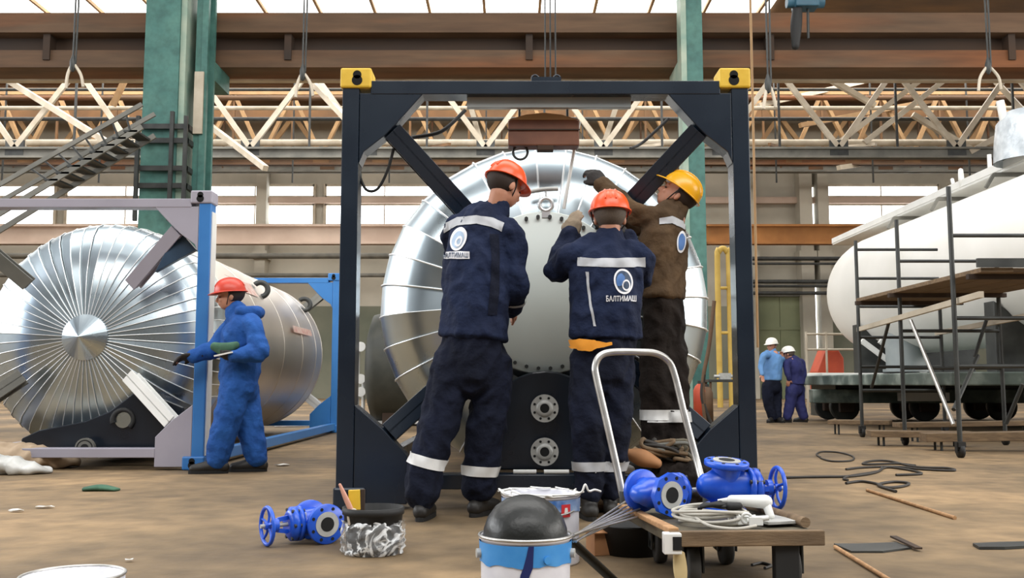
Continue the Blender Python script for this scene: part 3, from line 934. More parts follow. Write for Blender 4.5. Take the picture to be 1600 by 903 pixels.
cone.lathe((BX, 8.56, BZ), (0, 1, 0), [(0.205, 0), (0.205, 0.05), (0, 0.05)], 36)
part(B, 'centre_cone', cone, M['alu'])
shell = part(B, 'tank_shell', MB().lathe((BX, 9.35, BZ), (0, 1, 0), [(1.098, 0), (1.08, 1.3), (1.06, 2.6), (1.045, 3.9), (1.036, 4.7), (0.98, 4.95), (0.75, 5.15), (0.01, 5.25)], 72), M['alu_warm'])
for y, r_ in ((9.4, 1.098), (10.5, 1.083), (11.6, 1.066), (12.7, 1.051), (13.6, 1.041), (14.05, 1.037)):
    part(shell, 'band', MB().ring((BX, y, BZ), (0, 1, 0), r_, 0.005, 72, 6), M['alu_warm'])
part(B, 'brace_web', MB().prism([at(277, 357, 8.24), at(306, 390, 8.24), at(242, 425, 8.24)], (0, 0.06, 0)), mat('blue_grey_web_paint', C(40, 62, 84), 0.4, 0), 0.003)
for (u, v, D) in ((401, 455, 11.2), (478, 478, 13.7)):
    z = at(u, v, D).z
    dz = z - BZ
    x = BX + math.sqrt(max(0.0, 1.07 ** 2 - dz * dz))
    nrm = V((x - BX, 0, dz)).normalized()
    c = V((x, D, z)) + nrm * 0.03
    part(B, 'lifting_eye', MB().ring(c, (0.25, -1, 0.1), 0.085, 0.032, 22, 8, (-2.2, 2.4), (1, 0, 0)), M['dark_steel'])
for i, (y0, y1, a0, a1) in enumerate(((9.9, 10.9, 0.55, 0.72), (12.1, 13.2, 0.22, 0.3))):
    mm = MB()
    vs, fs = [], []
    for k in range(9):
        for a_ in (a0, a1):
            vs.append(V((BX + 1.09 * math.cos(a_), y0 + (y1 - y0) * k / 8, BZ + 1.09 * math.sin(a_))))
    for k in range(8):
        fs.append((2 * k, 2 * k + 1, 2 * k + 3, 2 * k + 2))
    part(B, 'faded_red_marking', mm.add(vs, fs, True), mat('faded_red_print_%d' % i, C(178, 122, 110), 0.6, 0, c2=C(204, 190, 180), scale=16))
# dark valve box at the bottom of its end
vb = part(B, 'valve_box', MB().prism([(BX + x, 8.42, z) for x, z in ((-0.45, 0.14), (0.98, 0.14), (1.0, 0.3), (0.95, 0.52), (0.56, 0.68), (0.3, 0.48), (0.1, 0.4), (-0.3, 0.32), (-0.45, 0.25))], (0, 0.3, 0)), M['navy_box'], 0.01)
c = at(192, 656, 8.4)
f = part(B, 'manhole_ring', MB().ring(c, (0.2, -1, 0.1), 0.085, 0.022, 24, 8, (-2.4, 1.9)), M['rubber'])
part(f, 'disc', MB().cyl(c, c + V((0.0, 0.03, 0)), 0.07, n=20), M['alu'])
c = at(132, 700, 8.3)
f = part(B, 'outlet_flange', MB().cyl(c, c + V((0, 0.03, 0)), 0.085, n=24).cyl(c + V((0, 0.03, 0)), c + V((0, 0.15, 0)), 0.05, n=20), M['grey_steel'])
part(f, 'bore', MB().cyl(c + V((0, -0.004, 0)), c + V((0, 0.002, 0)), 0.035, n=20).ring(c + V((0, -0.002, 0)), (0, 1, 0), 0.066, 0.005, 24, 4), M['hole'])

# ------------------------------------------------------------------ white tank on the wagon
TX, TZ, TR = 8.0, 2.6, 1.28
W = thing('storage_tank', 'big white horizontal tank with a walkway on top, behind the scaffold', 'tank', (TX, 16, 1.3))
part(W, 'tank_shell', MB().lathe((TX, 20.6, TZ), (0, -1, 0), [(0.01, -0.45), (0.4, -0.42), (0.8, -0.3), (1.1, -0.12), (1.25, 0.1), (1.28, 0.35), (1.28, 4), (1.28, 8), (1.28, 9.6), (1.24, 9.9), (1.05, 10.15), (0.6, 10.35), (0.01, 10.4)], 56), M['white_tank'])
wk = part(W, 'walkway', MB().box2((TX - 0.25, 12.0, TZ + 1.46), (TX + 0.45, 23.0, TZ + 1.52)), M['white_paint'], 0.01)
part(wk, 'toe_rail', MB().bar((TX - 0.25, 12.0, TZ + 1.56), (TX - 0.25, 23.0, TZ + 1.56), 0.03, 0.12), M['white_paint'])
for y in (13, 15, 17, 19):
    part(W, 'walkway_bracket', MB().bar((TX - 0.35, y, TZ + 1.43), (TX + 0.45, y, TZ + 1.43), 0.06, 0.06).bar((TX - 0.35, y, TZ + 1.43), (TX - 0.48, y, TZ + 1.22), 0.05, 0.05), M['grey_steel'])
hp = part(W, 'wrapped_hatch', MB().lathe((TX - 0.1, 14.4, TZ + 1.5), (0, 0, 1), [(0.5, 0), (0.48, 0.3), (0.44, 0.6), (0.3, 0.78), (0.01, 0.82)], 20), M['foil'])
part(hp, 'vent_pipe', MB().cyl((TX - 0.42, 14.4, TZ + 1.9), (TX - 0.5, 14.4, TZ + 2.45), 0.06, n=10), M['white_paint'])
part(W, 'handrail_loop', MB().ring((TX - 0.2, 16.4, TZ + 1.66), (1, -0.6, 0), 0.16, 0.035, 20, 6).ring((TX - 0.05, 17.0, TZ + 1.64), (1, -0.5, 0.2), 0.14, 0.035, 20, 6).cyl((TX - 0.1, 15.6, TZ + 1.5), (TX - 0.1, 15.6, TZ + 1.9), 0.035, n=8), M['white_paint'])
for y in (13.6, 19.0):
    part(W, 'saddle', MB().prism([(TX - 1.15, y, 0.88), (TX + 1.15, y, 0.88), (TX + 1.15, y, 1.9), (TX + 0.9, y, 1.72), (TX + 0.5, y, 1.45), (TX, y, 1.34), (TX - 0.5, y, 1.45), (TX - 0.9, y, 1.72), (TX - 1.15, y, 1.9)], (0, 0.3, 0)), M['dark_steel'], 0.01)
part(W, 'drain_sump', MB().cyl((TX - 0.55, 18.2, 1.0), (TX - 0.55, 18.2, 1.75), 0.36, n=24).cyl((TX - 0.55, 18.2, 0.95), (TX - 0.55, 18.2, 1.0), 0.42, n=24), M['frame_grey'])
a, b = at(1346, 532, 18.5), at(1424, 590, 18.5)
part(W, 'access_ladder', MB().bar(a, b, 0.09, 0.09).bar(a + V((0.35, 0, 0)), b + V((0.35, 0, 0)), 0.09, 0.09), M['white_paint'])

# flat wagon carrying it
FW = thing('flat_wagon', 'grey green flat rail wagon under the white tank', 'wagon', (8.6, 18.6, 0))
part(FW, 'deck', MB().box2((5.75, 12.6, 0.7), (12.4, 20.2, 0.88)), M['green_grey'], 0.02)
part(FW, 'headstock', MB().box2((5.7, 18.3, 0.36), (12.4, 18.55, 0.62)), M['green_grey'], 0.02)
part(FW, 'headstock', MB().box2((6.8, 12.62, 0.36), (12.4, 12.85, 0.62)), M['green_grey'], 0.02)
part(FW, 'underframe', MB().box2((6.2, 18.5, 0.42), (12, 20, 0.72)), M['dark_steel'])
for i, x in enumerate((6.45, 8.0, 9.5, 11.2)):
    for y in (18.75, 19.7):
        wh = part(FW, 'wheel', MB().lathe((x, y, 0.29), (0, 1, 0), [(0.01, -0.07), (0.1, -0.07), (0.24, -0.04), (0.28, -0.05), (0.29, 0.0), (0.29, 0.05), (0.01, 0.05)], 24), M['dark_steel'])
        part(wh, 'axle_box', MB().box((x, y - 0.12, 0.3), (0.3, 0.12, 0.24)), M['rust_dark'], 0.02)
part(FW, 'cover_sheet', MB().box2((5.9, 18.35, 0.88), (7.2, 19.6, 0.93)), M['white_paint'], 0.01)
part(FW, 'spring_block', MB().box2((7.3, 18.1, 0.4), (8.2, 18.3, 0.56)), M['white_tank'])
# ------------------------------------------------------------------ people
def A3(t):
    return at(*t) if len(t) == 3 else V(t)

def head_shapes(mb, c, f, u, r, k=1.0):
    mb.ell(c + (u * 0.035 - f * 0.012) * k, r * 0.077 * k, f * 0.098 * k, u * 0.086 * k)
    mb.ell(c + (f * 0.022 - u * 0.03) * k, r * 0.063 * k, f * 0.076 * k, u * 0.084 * k)
    mb.ell(c + (f * 0.042 - u * 0.076) * k, r * 0.043 * k, f * 0.045 * k, u * 0.034 * k)
    mb.loft([c + (f * 0.088 + u * 0.004) * k, c + (f * 0.104 - u * 0.018) * k, c + (f * 0.108 - u * 0.032) * k], [0.010 * k, 0.0135 * k, 0.015 * k], n=10)
    mb.ell(c + (f * 0.083 + u * 0.02) * k, r * 0.05 * k, f * 0.016 * k, u * 0.011 * k)
    mb.ell(c + (f * 0.09 - u * 0.056) * k, r * 0.024 * k, f * 0.012 * k, u * 0.006 * k)
    mb.ell(c + (f * 0.088 - u * 0.068) * k, r * 0.021 * k, f * 0.012 * k, u * 0.007 * k)
    for s in (-1, 1):
        mb.ell(c + (r * 0.078 * s - f * 0.008 - u * 0.012) * k, r * 0.013 * k + f * 0.004 * k, f * 0.02 * k, u * 0.033 * k)
        mb.ell(c + (r * 0.034 * s + f * 0.072 - u * 0.028) * k, r * 0.022 * k, f * 0.02 * k, u * 0.018 * k)

def hand_shapes(mb, w, d, n, side, curl, k=1.0, cuff=0.0):
    """Palm, four unequal bent fingers and a thumb from the side of the palm; n is where the palm faces."""
    d = V(d).normalized()
    n = V(n)
    n = (n - d * n.dot(d)).normalized()
    s = d.cross(n) * side
    mb.loft([w - d * (0.03 + cuff), w, w + d * 0.04, w + d * 0.085], [(0.028 * k, 0.022 * k), (0.03 * k, 0.021 * k), (0.041 * k, 0.017 * k), (0.041 * k, 0.015 * k)], lat=s, n=12)
    for i, (L, off) in enumerate(((0.068, 0.031), (0.078, 0.0105), (0.072, -0.0105), (0.056, -0.0305))):
        L *= 1 + (k - 1) * 0.6
        p = w + d * (0.088 - 0.004 * abs(i - 1)) + s * off
        a = 0.12 + curl * 0.35
        pts = [p - d * 0.02, p]
        for seg, fr in enumerate((0.45, 0.31, 0.24)):
            dd = d * math.cos(a) + n * math.sin(a)
            p = p + dd * (L * fr)
            pts.append(p)
            a += curl * (0.75 if seg == 0 else 0.55)
        mb.loft(pts, [0.0095 * k, 0.0095 * k, 0.009 * k, 0.0085 * k, 0.0075 * k], n=8, per=3)
    p = w + d * 0.022 + s * 0.03
    t1 = (s * 0.75 + d * 0.65 + n * 0.25).normalized()
    t2 = (s * 0.2 + d * 0.85 + n * (0.3 + curl * 0.3)).normalized()
    mb.loft([p - t1 * 0.015, p, p + t1 * 0.042, p + t1 * 0.042 + t2 * 0.034], [0.012 * k, 0.0125 * k, 0.011 * k, 0.009 * k], n=8, per=3)

def dome(c, f, u, r, rx, ry, h, n=28, m=9):
    mb = MB()
    vs, fs = [], []
    for j in range(m):
        ph = (PI / 2) * j / m
        # rounder than an ellipsoid: shells stand straighter at the rim
        cr = math.cos(ph) ** 0.8
        for i in range(n):
            t = 2 * PI * i / n
            vs.append(c + r * (rx * cr * math.cos(t)) + f * (ry * cr * math.sin(t)) + u * (h * math.sin(ph)))
    vs.append(c + u * h)
    for j in range(m - 1):
        for i in range(n):
            fs.append((j * n + i, j * n + (i + 1) % n, (j + 1) * n + (i + 1) % n, (j + 1) * n + i))
    for i in range(n):
        fs.append(((m - 1) * n + i, (m - 1) * n + (i + 1) % n, len(vs) - 1))
    mb.add(vs, fs, True)
    mb.add([v for v in vs[:n]], [list(range(n))])
    return mb

def helmet(t, c, f, u, r, m, k=1.0, ridge=True):
    hc = c + u * 0.036 * k
    hat = part(t, 'helmet', dome(hc, f, u, r, 0.108 * k, 0.13 * k, 0.118 * k), m)
    br = MB()
    n = 36
    vs, fs = [], []
    for i in range(n):
        g = 2 * PI * i / n
        e = r * math.cos(g) * 0.106 * k + f * math.sin(g) * 0.128 * k
        w = 0.010 + 0.042 * max(0.0, math.sin(g)) ** 3 + 0.006 * max(0.0, -math.sin(g))
        o = (r * math.cos(g) + f * math.sin(g)) * (w * k)
        drop = -u * (0.014 * max(0.0, math.sin(g)) ** 2 * k)
        vs += [hc + e + u * 0.006 * k, hc + e + o + drop + u * 0.001 * k, hc + e + o + drop - u * 0.005 * k, hc + e - u * 0.004 * k]
    for i in range(n):
        a, b = 4 * i, 4 * ((i + 1) % n)
        for q in range(4):
            fs.append((a + q, b + q, b + (q + 1) % 4, a + (q + 1) % 4))
    br.add(vs, fs, True)
    part(hat, 'brim', br, m)
    if ridge:
        rb = MB()
        for o in (-0.028, 0.0, 0.028):
            pts = []
            for i in range(9):
                g = 0.35 + (PI - 0.7) * i / 8
                sy, sz = math.cos(g), math.sin(g)
                pts.append(hc + r * (o * k) + f * (0.126 * k * sy) + u * (0.118 * k * sz ** 0.85 * (1 - 4.0 * o * o / 0.0256 * 0.06)))
            rb.tube(pts, 0.0055 * k, 6, 2)
        part(hat, 'ridge', rb, m)
    st = MB()
    st.tube([hc + r * 0.1 * k, c + r * 0.082 * k - u * 0.03 * k + f * 0.02 * k, c - u * 0.105 * k + f * 0.04 * k, c - r * 0.082 * k - u * 0.03 * k + f * 0.02 * k, hc - r * 0.1 * k], 0.004 * k, 5, 5)
    part(hat, 'chin_strap', st, M['rubber'])
    return hat

def hair(t, c, f, u, r, m, k=1.0):
    mb = MB()
    full = MB().ell(c + (u * 0.03 - f * 0.014) * k, r * 0.083 * k, f * 0.1 * k, u * 0.09 * k, 24, 16)
    keep = []
    for p in full.v:
        q = p - c
        x, z = q.dot(f), q.dot(u)
        keep.append(x < 0.02 * k + 0.5 * max(0, z) and z > -0.062 * k)
    idx, vs = {}, []
    for i, p in enumerate(full.v):
        if keep[i]:
            idx[i] = len(vs)
            vs.append(p)
    fs = [[idx[i] for i in fc] for fc in full.f if all(keep[i] for i in fc)]
    mb.add(vs, fs, True)
    o = part(t, 'hair', mb, m)
    s = o.modifiers.new('thick', 'SOLIDIFY')
    s.thickness = 0.012 * k
    s.offset = 0.3

def bvh_of(me, off):
    return BVHTree.FromPolygons([v.co + V(off) for v in me.vertices], [list(p.vertices) for p in me.polygons])

CAMP = V((0, 0, CAM_H))
def cast_px(bvh, u, v, lift=0.004):
    d = ray(u, v).normalized()
    h, n, i, dist = bvh.ray_cast(CAMP, d)
    if h is None:
        return None
    if n.dot(d) > 0:
        n = -n
    return h + n * lift

def on_cloth(parent, name, bvh, pts2, faces, m, lift=0.004):
    """A print or a sewn tape laid on the cloth."""
    idx, vs = {}, []
    for i, (u, v) in enumerate(pts2):
        h = cast_px(bvh, u, v, lift)
        if h is not None:
            idx[i] = len(vs)
            vs.append(h)
    fs = []
    for f in faces:
        if all(i in idx for i in f):
            q = [idx[i] for i in f]
            if max((vs[a] - vs[b]).length for a in q for b in q) < 0.12:
                fs.append(q)
    if not fs:
        return None
    return part(parent, name, MB().add(vs, fs, True), m)

def tape_px(parent, name, bvh, top, bot, m, n=28, rows=4, lift=0.005):
    def samp(pl, t):
        k = t * (len(pl) - 1)
        i = min(int(k), len(pl) - 2)
        f = k - i
        return (pl[i][0] + (pl[i + 1][0] - pl[i][0]) * f, pl[i][1] + (pl[i + 1][1] - pl[i][1]) * f)
    pts, fs = [], []
    for j in range(rows + 1):
        for i in range(n + 1):
            a, b = samp(top, i / n), samp(bot, i / n)
            w = j / rows
            pts.append((a[0] + (b[0] - a[0]) * w, a[1] + (b[1] - a[1]) * w))
    for j in range(rows):
        for i in range(n):
            fs.append((j * (n + 1) + i, j * (n + 1) + i + 1, (j + 1) * (n + 1) + i + 1, (j + 1) * (n + 1) + i))
    return on_cloth(parent, name, bvh, pts, fs, m, lift)

def ellipse_px(parent, name, bvh, cx, cy, rx, ry, tilt, m, r0=0.0, a0=0.0, a1=2 * PI, lift=0.006, n=36, rings=4):
    pts, fs = [], []
    for j in range(rings + 1):
        k = r0 + (1 - r0) * j / rings
        for i in range(n + 1):
            t = a0 + (a1 - a0) * i / n
            x, y = rx * k * math.cos(t), ry * k * math.sin(t)
            pts.append((cx + x * math.cos(tilt) - y * math.sin(tilt), cy + x * math.sin(tilt) + y * math.cos(tilt)))
    for j in range(rings):
        for i in range(n):
            fs.append((j * (n + 1) + i, j * (n + 1) + i + 1, (j + 1) * (n + 1) + i + 1, (j + 1) * (n + 1) + i))
    return on_cloth(parent, name, bvh, pts, fs, m, lift)

def text_mesh(body):
    c = bpy.data.curves.new('print', 'FONT')
    c.body = body
    c.resolution_u = 2
    c.offset = 0.02
    o = bpy.data.objects.new('print', c)
    col.objects.link(o)
    dg = bpy.context.evaluated_depsgraph_get()
    dg.update()
    me = bpy.data.meshes.new_from_object(o.evaluated_get(dg))
    bpy.data.objects.remove(o)
    vs = [(v.co.x, v.co.y) for v in me.vertices]
    fs = [list(p.vertices) for p in me.polygons]
    bpy.data.meshes.remove(me)
    xs, ys = [p[0] for p in vs], [p[1] for p in vs]
    x0, x1, y0, y1 = min(xs), max(xs), min(ys), max(ys)
    return [((x - x0) / (x1 - x0), (y - y0) / (y1 - y0)) for x, y in vs], fs

def text_px(parent, name, bvh, body, x0, y0, x1, y1, h, m, lift=0.006):
    """body runs from (x0, y0) to (x1, y1), its base line; h is the letter height."""
    vs, fs = text_mesh(body)
    pts = [(x0 + (x1 - x0) * a, y0 + (y1 - y0) * a - h * b) for a, b in vs]
    return on_cloth(parent, name, bvh, pts, fs, m, lift)

def tape_round(parent, name, bvh, p, axis, width, m, n=40, rows=3, far=0.2, lift=0.008):
    d, a, b = frame_of(axis)
    vs, idx, fs = [], {}, []
    for j in range(rows + 1):
        c = V(p) + d * (width * (j / rows - 0.5))
        for i in range(n):
            g = 2 * PI * i / n
            e = a * math.cos(g) + b * math.sin(g)
            h, nn, k, dist = bvh.ray_cast(c, e, far)
            if h is not None:
                idx[(j, i)] = len(vs)
                vs.append(h + e * lift)
    for j in range(rows):
        for i in range(n):
            q = [(j, i), (j, (i + 1) % n), (j + 1, (i + 1) % n), (j + 1, i)]
            if all(x in idx for x in q):
                fs.append([idx[x] for x in q])
    return part(parent, name, MB().add(vs, fs, True), m) if fs else None

def build_person(label, J, group=None, vox=0.011, base=None):
    z0 = J.get('floor', 0.0)
    hd = A3(J['head'])
    f = V(J['face']).normalized()
    u = V(J.get('up', (0, 0, 1)))
    u = (u - f * u.dot(f)).normalized()
    r = f.cross(u)
    lat = V(J['lat']).normalized()
    hem, waist, chest, shl, collar = [A3(J[k]) for k in ('hem', 'waist', 'chest', 'shoulders', 'collar')]
    R = dict(hem=(0.2, 0.15), waist=(0.185, 0.14), chest=(0.2, 0.15), shoulders=(0.18, 0.105), collar=(0.08, 0.08), hips=(0.19, 0.15),
             arm=(0.082, 0.068, 0.052), leg=(0.115, 0.095, 0.088, 0.08))
    R.update(J.get('radii', {}))
    k = J.get('hk', 1.0)
    loc = base if base is not None else V((hem.x, hem.y, z0))
    t = thing('person', label, 'person', loc, group)
    arms = {s: [A3(J['arm_' + s][i]) for i in range(3)] for s in 'lr'}
    legs = {s: [A3(q) for q in J['leg_' + s]] for s in 'lr'}
    hands = {s: J['hand_' + s] for s in 'lr'}

    # the body: one continuous surface from the head to the feet
    mb = MB()
    head_shapes(mb, hd, f, u, r, k)
    mb.loft([hd - u * 0.05 * k - f * 0.02 * k, (hd - u * 0.1 * k - f * 0.02 * k + collar) / 2, collar - V((0, 0, 0.06))], [0.056 * k, 0.056 * k, 0.065 * k])
    mb.loft([hem, waist, chest, shl], [(0.13, 0.1), (0.13, 0.1), (0.15, 0.11), (0.14, 0.08)], lat)
    for s in 'lr':
        a = arms[s]
        mb.loft([shl * 0.4 + a[0] * 0.6, a[0], a[1], a[2]], [0.055, 0.05, 0.042, 0.03])
        hn = hands[s]
        hand_shapes(mb, a[2], hn[0], hn[1], 1 if s == 'l' else -1, hn[2])
        L = legs[s]
        mb.loft([hem * 0.5 + L[0] * 0.5] + L, [0.08, 0.085] + [0.06] * (len(L) - 2) + [0.04])
        fd = V(J['foot_' + s]).normalized()
        mb.loft([V((L[-1].x, L[-1].y, L[-1].z)), V((L[-1].x, L[-1].y, z0 + 0.06)) + fd * 0.03, V((L[-1].x, L[-1].y, z0 + 0.045)) + fd * 0.13], [0.038, 0.036, 0.026])
    part(t, 'body', remesh(mb, J.get('body_vox', 0.008), 2, off=loc, clamp_z=z0 + 0.012), M['skin'])
    eyes = MB()
    for s in (-1, 1):
        e = MB().ell(hd + (r * 0.034 * s + f * 0.083 - u * 0.006) * k, r * 0.012 * k, f * 0.008 * k, u * 0.006 * k, 10, 8)
        part(t, 'eye', e, M['eye'])
    hair(t, hd, f, u, r, M[J.get('hair', 'hair')], k)
    helmet(t, hd, f, u, r, M[J['hat']], k * J.get('hat_k', 1.0), J.get('ridge', True))

    # clothing
    out = {}
    def upper(mb):
        mb.loft([hem, waist, chest, shl, collar - V((0, 0, 0.01)), collar + (hd - collar) * 0.14], [R['hem'], R['waist'], R['chest'], R['shoulders'], R['collar'], (R['collar'][0] * 0.9, R['collar'][1] * 0.9)], lat, ends=(0.1 if not J.get('one_piece') else 1, 1))
        ar = R['arm']
        for s in 'lr':
            a = arms[s]
            mid = a[0] * 0.5 + a[1] * 0.5
            mb.loft([shl * 0.45 + a[0] * 0.55, a[0], mid, a[1], (a[1] + a[2]) / 2, a[2]], [ar[0] * 1.0, ar[0], (ar[0] + ar[1]) / 2, ar[1] * 1.02, (ar[1] + ar[2]) / 2 * 1.02, ar[2]])
    def lower(mb):
        hips = (legs['l'][0] + legs['r'][0]) / 2
        mb.loft([hem * 0.85 + waist * 0.15, hem * 0.4 + hips * 0.6, hips - V((0, 0, 0.02))], [(R['hem'][0] * 0.86, R['hem'][1] * 0.86), (R['hips'][0] * 0.95, R['hips'][1] * 0.95), (R['hips'][0] * 0.92, R['hips'][1] * 0.92)], lat)
        lr = R['leg']
        for s in 'lr':
            L = legs[s]
            rr = [lr[0]] + [lr[0] + (lr[3] - lr[0]) * (i / (len(L) - 1)) for i in range(1, len(L) - 1)] + [lr[3]]
            mb.loft([hem * 0.45 + L[0] * 0.55] + L[:-1] + [L[-1] + (L[-2] - L[-1]).normalized() * 0.0], [lr[0] * 0.95] + rr)
    sd = (loc.x * 13.7) % 10
    if J.get('one_piece'):
        mb = MB()
        upper(mb)
        lower(mb)
        me = remesh(mb, vox, 3, J.get('fold', 0.015), off=loc, seed=sd, clamp_z=z0 + 0.04)
        out['upper'] = part(t, 'coverall', me, M[J['cloth']])
        out['upper_bvh'] = out['lower_bvh'] = bvh_of(me, loc)
        out['lower'] = out['upper']
    else:
        mb = MB()
        upper(mb)
        me = remesh(mb, vox, 3, J.get('fold', 0.015), off=loc, seed=sd)
        out['upper'] = part(t, J.get('upper_name', 'jacket'), me, M[J['cloth']])
        out['upper_bvh'] = bvh_of(me, loc)
        mb = MB()
        lower(mb)
        me = remesh(mb, vox, 3, J.get('fold', 0.015), off=loc, seed=sd + 3, clamp_z=z0 + 0.04)
        out['lower'] = part(t, 'trousers', me, M[J['trousers']])
        out['lower_bvh'] = bvh_of(me, loc)
    for s in 'lr':
        hn = hands[s]
        if len(hn) > 3 and hn[3]:
            mb = MB()
            hand_shapes(mb, arms[s][2], hn[0], hn[1], 1 if s == 'l' else -1, hn[2], 1.42, 0.03)
            part(t, 'glove', remesh(mb, 0.0075, 2, off=loc), M[hn[3]])
        L = legs[s]
        fd = V(J['foot_' + s])
        fd.z = 0
        fd.normalize()
        side = V((-fd.y, fd.x, 0))
        a = V((L[-1].x, L[-1].y, z0))
        mb = MB()
        mb.loft([L[-1] + V((0, 0, 0.05)), V((L[-1].x, L[-1].y, z0 + 0.1))], [(0.056, 0.056), (0.05, 0.055)], side)
        mb.loft([a - fd * 0.05 + V((0, 0, 0.05)), a + fd * 0.05 + V((0, 0, 0.055)), a + fd * 0.13 + V((0, 0, 0.045)), a + fd * 0.19 + V((0, 0, 0.04))],
                [(0.042, 0.045), (0.046, 0.055), (0.052, 0.045), (0.044, 0.036)], side)
        bt = part(t, 'boot', remesh(mb, 0.009, 3, off=loc, clamp_z=z0 + 0.022), M['boot'])
        ol = []
        for i in range(20):
            g = 2 * PI * i / 20
            y = math.sin(g)
            ol.append(a + fd * (0.075 + 0.158 * math.cos(g)) + side * ((0.046 + 0.01 * math.cos(g)) * (abs(y) ** 0.6) * (1 if y >= 0 else -1)) + V((0, 0, 0.001)))
        part(bt, 'sole', MB().prism(ol, (0, 0, 0.026)), M['sole'])
    return t, out

WRK = 'workers fitting the tank'
# -- the tall man seen from behind, stooping to the cover plate
J1 = dict(head=(789, 291, 5.34), face=(0.74, 0.62, -0.34), lat=(0.8, -0.6, 0), hat='hat_orange', hat_k=0.95,
          hem=(738, 528, 5.25), waist=(742, 478, 5.26), chest=(745, 408, 5.3), shoulders=(752, 352, 5.33), collar=(775, 326, 5.35),
          arm_l=[(712, 362, 5.45), (722, 432, 5.6), (770, 462, 5.72)], arm_r=[(797, 368, 5.25), (806, 448, 5.26), (799, 482, 5.44)],
          hand_l=((0.5, 0.8, 0.0), (0.2, -0.2, -1), 0.5), hand_r=((0.25, 1, -0.25), (-1, 0.1, -0.2), 0.6),
          leg_l=[(706, 575, 5.25), (688, 655, 5.24), (668, 722, 5.22), (660, 772, 5.2)], leg_r=[(768, 575, 5.27), (762, 655, 5.3), (752, 728, 5.33), (748, 762, 5.36)],
          foot_l=(0.1, 1, 0), foot_r=(0.5, 1, 0), cloth='navy_cloth', trousers='navy_trouser', hair='hair',
          radii=dict(hem=(0.205, 0.175), waist=(0.195, 0.165), chest=(0.2, 0.165), shoulders=(0.17, 0.12), hips=(0.195, 0.155), arm=(0.085, 0.072, 0.058), leg=(0.114, 0.1, 0.095, 0.092)))
p1, o1 = build_person('tallest man in navy workwear and orange helmet, standing with legs apart at the cover plate', J1, WRK)
tape_px(o1['upper'], 'reflective_tape', o1['upper_bvh'], [(694, 350), (715, 340), (745, 337), (770, 341), (788, 349)], [(694, 364), (715, 353), (745, 350), (768, 355), (784, 362)], M['reflect'])
ellipse_px(o1['upper'], 'emblem', o1['upper_bvh'], 717, 374, 12, 19, 0.35, M['emblem_white'], lift=0.005)
ellipse_px(o1['upper'], 'emblem_inner', o1['upper_bvh'], 716.5, 375, 8.5, 14, 0.35, mat('pale_blue_print', C(168, 190, 214), 0.6), lift=0.007)
ellipse_px(o1['upper'], 'emblem_drop', o1['upper_bvh'], 718, 378, 5, 9, 0.4, M['emblem_white'], 0.55, lift=0.009)
tape_px(o1['upper'], 'name_strip', o1['upper_bvh'], [(692, 394), (734, 393)], [(692, 404), (734, 405)], M['emblem_white'], 14, 2, 0.006)
text_px(o1['upper'], 'lettering', o1['upper_bvh'], 'БАЛТИМАШ', 694, 402.5, 732, 403, 7.5, M['emblem_dark'], 0.009)
tape_px(o1['upper'], 'side_panel', o1['upper_bvh'], [(765, 366), (768, 400), (766, 450), (762, 492)], [(779, 366), (780, 400), (780, 450), (776, 492)], M['navy_trouser'], 24, 4, 0.004)
tape_round(o1['upper'], 'reflective_tape', o1['upper_bvh'], A3((802, 466, 5.35)), V((-0.1, 1, -0.9)), 0.022, M['reflect'])
tape_round(o1['lower'], 'reflective_tape', o1['lower_bvh'], A3((667, 720, 5.222)), V((0.25, 0, 1)), 0.058, M['reflect_w'])
tape_round(o1['lower'], 'reflective_tape', o1['lower_bvh'], A3((753, 735, 5.333)), V((0.05, 0, 1)), 0.055, M['reflect_w'])

# -- the shorter man in the middle, arms raised
J2 = dict(head=(953, 341, 5.27), face=(0.05, 1, -0.05), lat=(1, 0.02, 0), hat='hat_orange', hat_k=1.03,
          hem=(945, 528, 5.2), waist=(946, 478, 5.2), chest=(947, 425, 5.22), shoulders=(948, 392, 5.24), collar=(954, 372, 5.26),
          arm_l=[(894, 402, 5.22), (870, 420, 5.34), (891, 370, 5.41)], arm_r=[(999, 402, 5.24), (1000, 430, 5.38), (981, 374, 5.46)],
          hand_l=((0.22, 0.05, 0.97), (0.5, 0.85, 0.1), 0.5, 'glove_grey'), hand_r=((-0.35, 0.4, 0.8), (-0.7, 0.5, 0.1), 0.8, 'glove_dark'),
          leg_l=[(918, 572, 5.2), (918, 655, 5.16), (920, 725, 5.2), (921, 765, 5.22)], leg_r=[(963, 572, 5.22), (961, 655, 5.22), (956, 725, 5.27), (955, 765, 5.3)],
          foot_l=(-0.1, 1, 0), foot_r=(0.15, 1, 0), cloth='navy_cloth', trousers='navy_trouser', hair='hair_grey',
          radii=dict(hem=(0.205, 0.155), waist=(0.2, 0.15), chest=(0.2, 0.15), shoulders=(0.185, 0.1), hips=(0.175, 0.15), arm=(0.08, 0.076, 0.058), leg=(0.098, 0.078, 0.074, 0.072)))
p2, o2 = build_person('man in navy jacket with raised grey glove and orange helmet, just behind the trolley handle', J2, WRK)
tape_px(o2['upper'], 'reflective_tape', o2['upper_bvh'], [(902, 402), (930, 404), (965, 404), (1008, 402)], [(903, 416), (930, 417), (965, 418), (1008, 417)], M['reflect'])
tape_px(o2['upper'], 'piping', o2['upper_bvh'], [(915, 425), (918, 450), (922, 480), (928, 510)], [(920, 425), (922, 450), (926, 480), (932, 510)], M['reflect'], 24, 1)
ellipse_px(o2['upper'], 'emblem', o2['upper_bvh'], 973.5, 440, 14.5, 20, -0.15, M['emblem_white'], lift=0.005)
ellipse_px(o2['upper'], 'emblem_inner', o2['upper_bvh'], 973.5, 440, 11.5, 16.5, -0.15, M['emblem_dark'], lift=0.007)
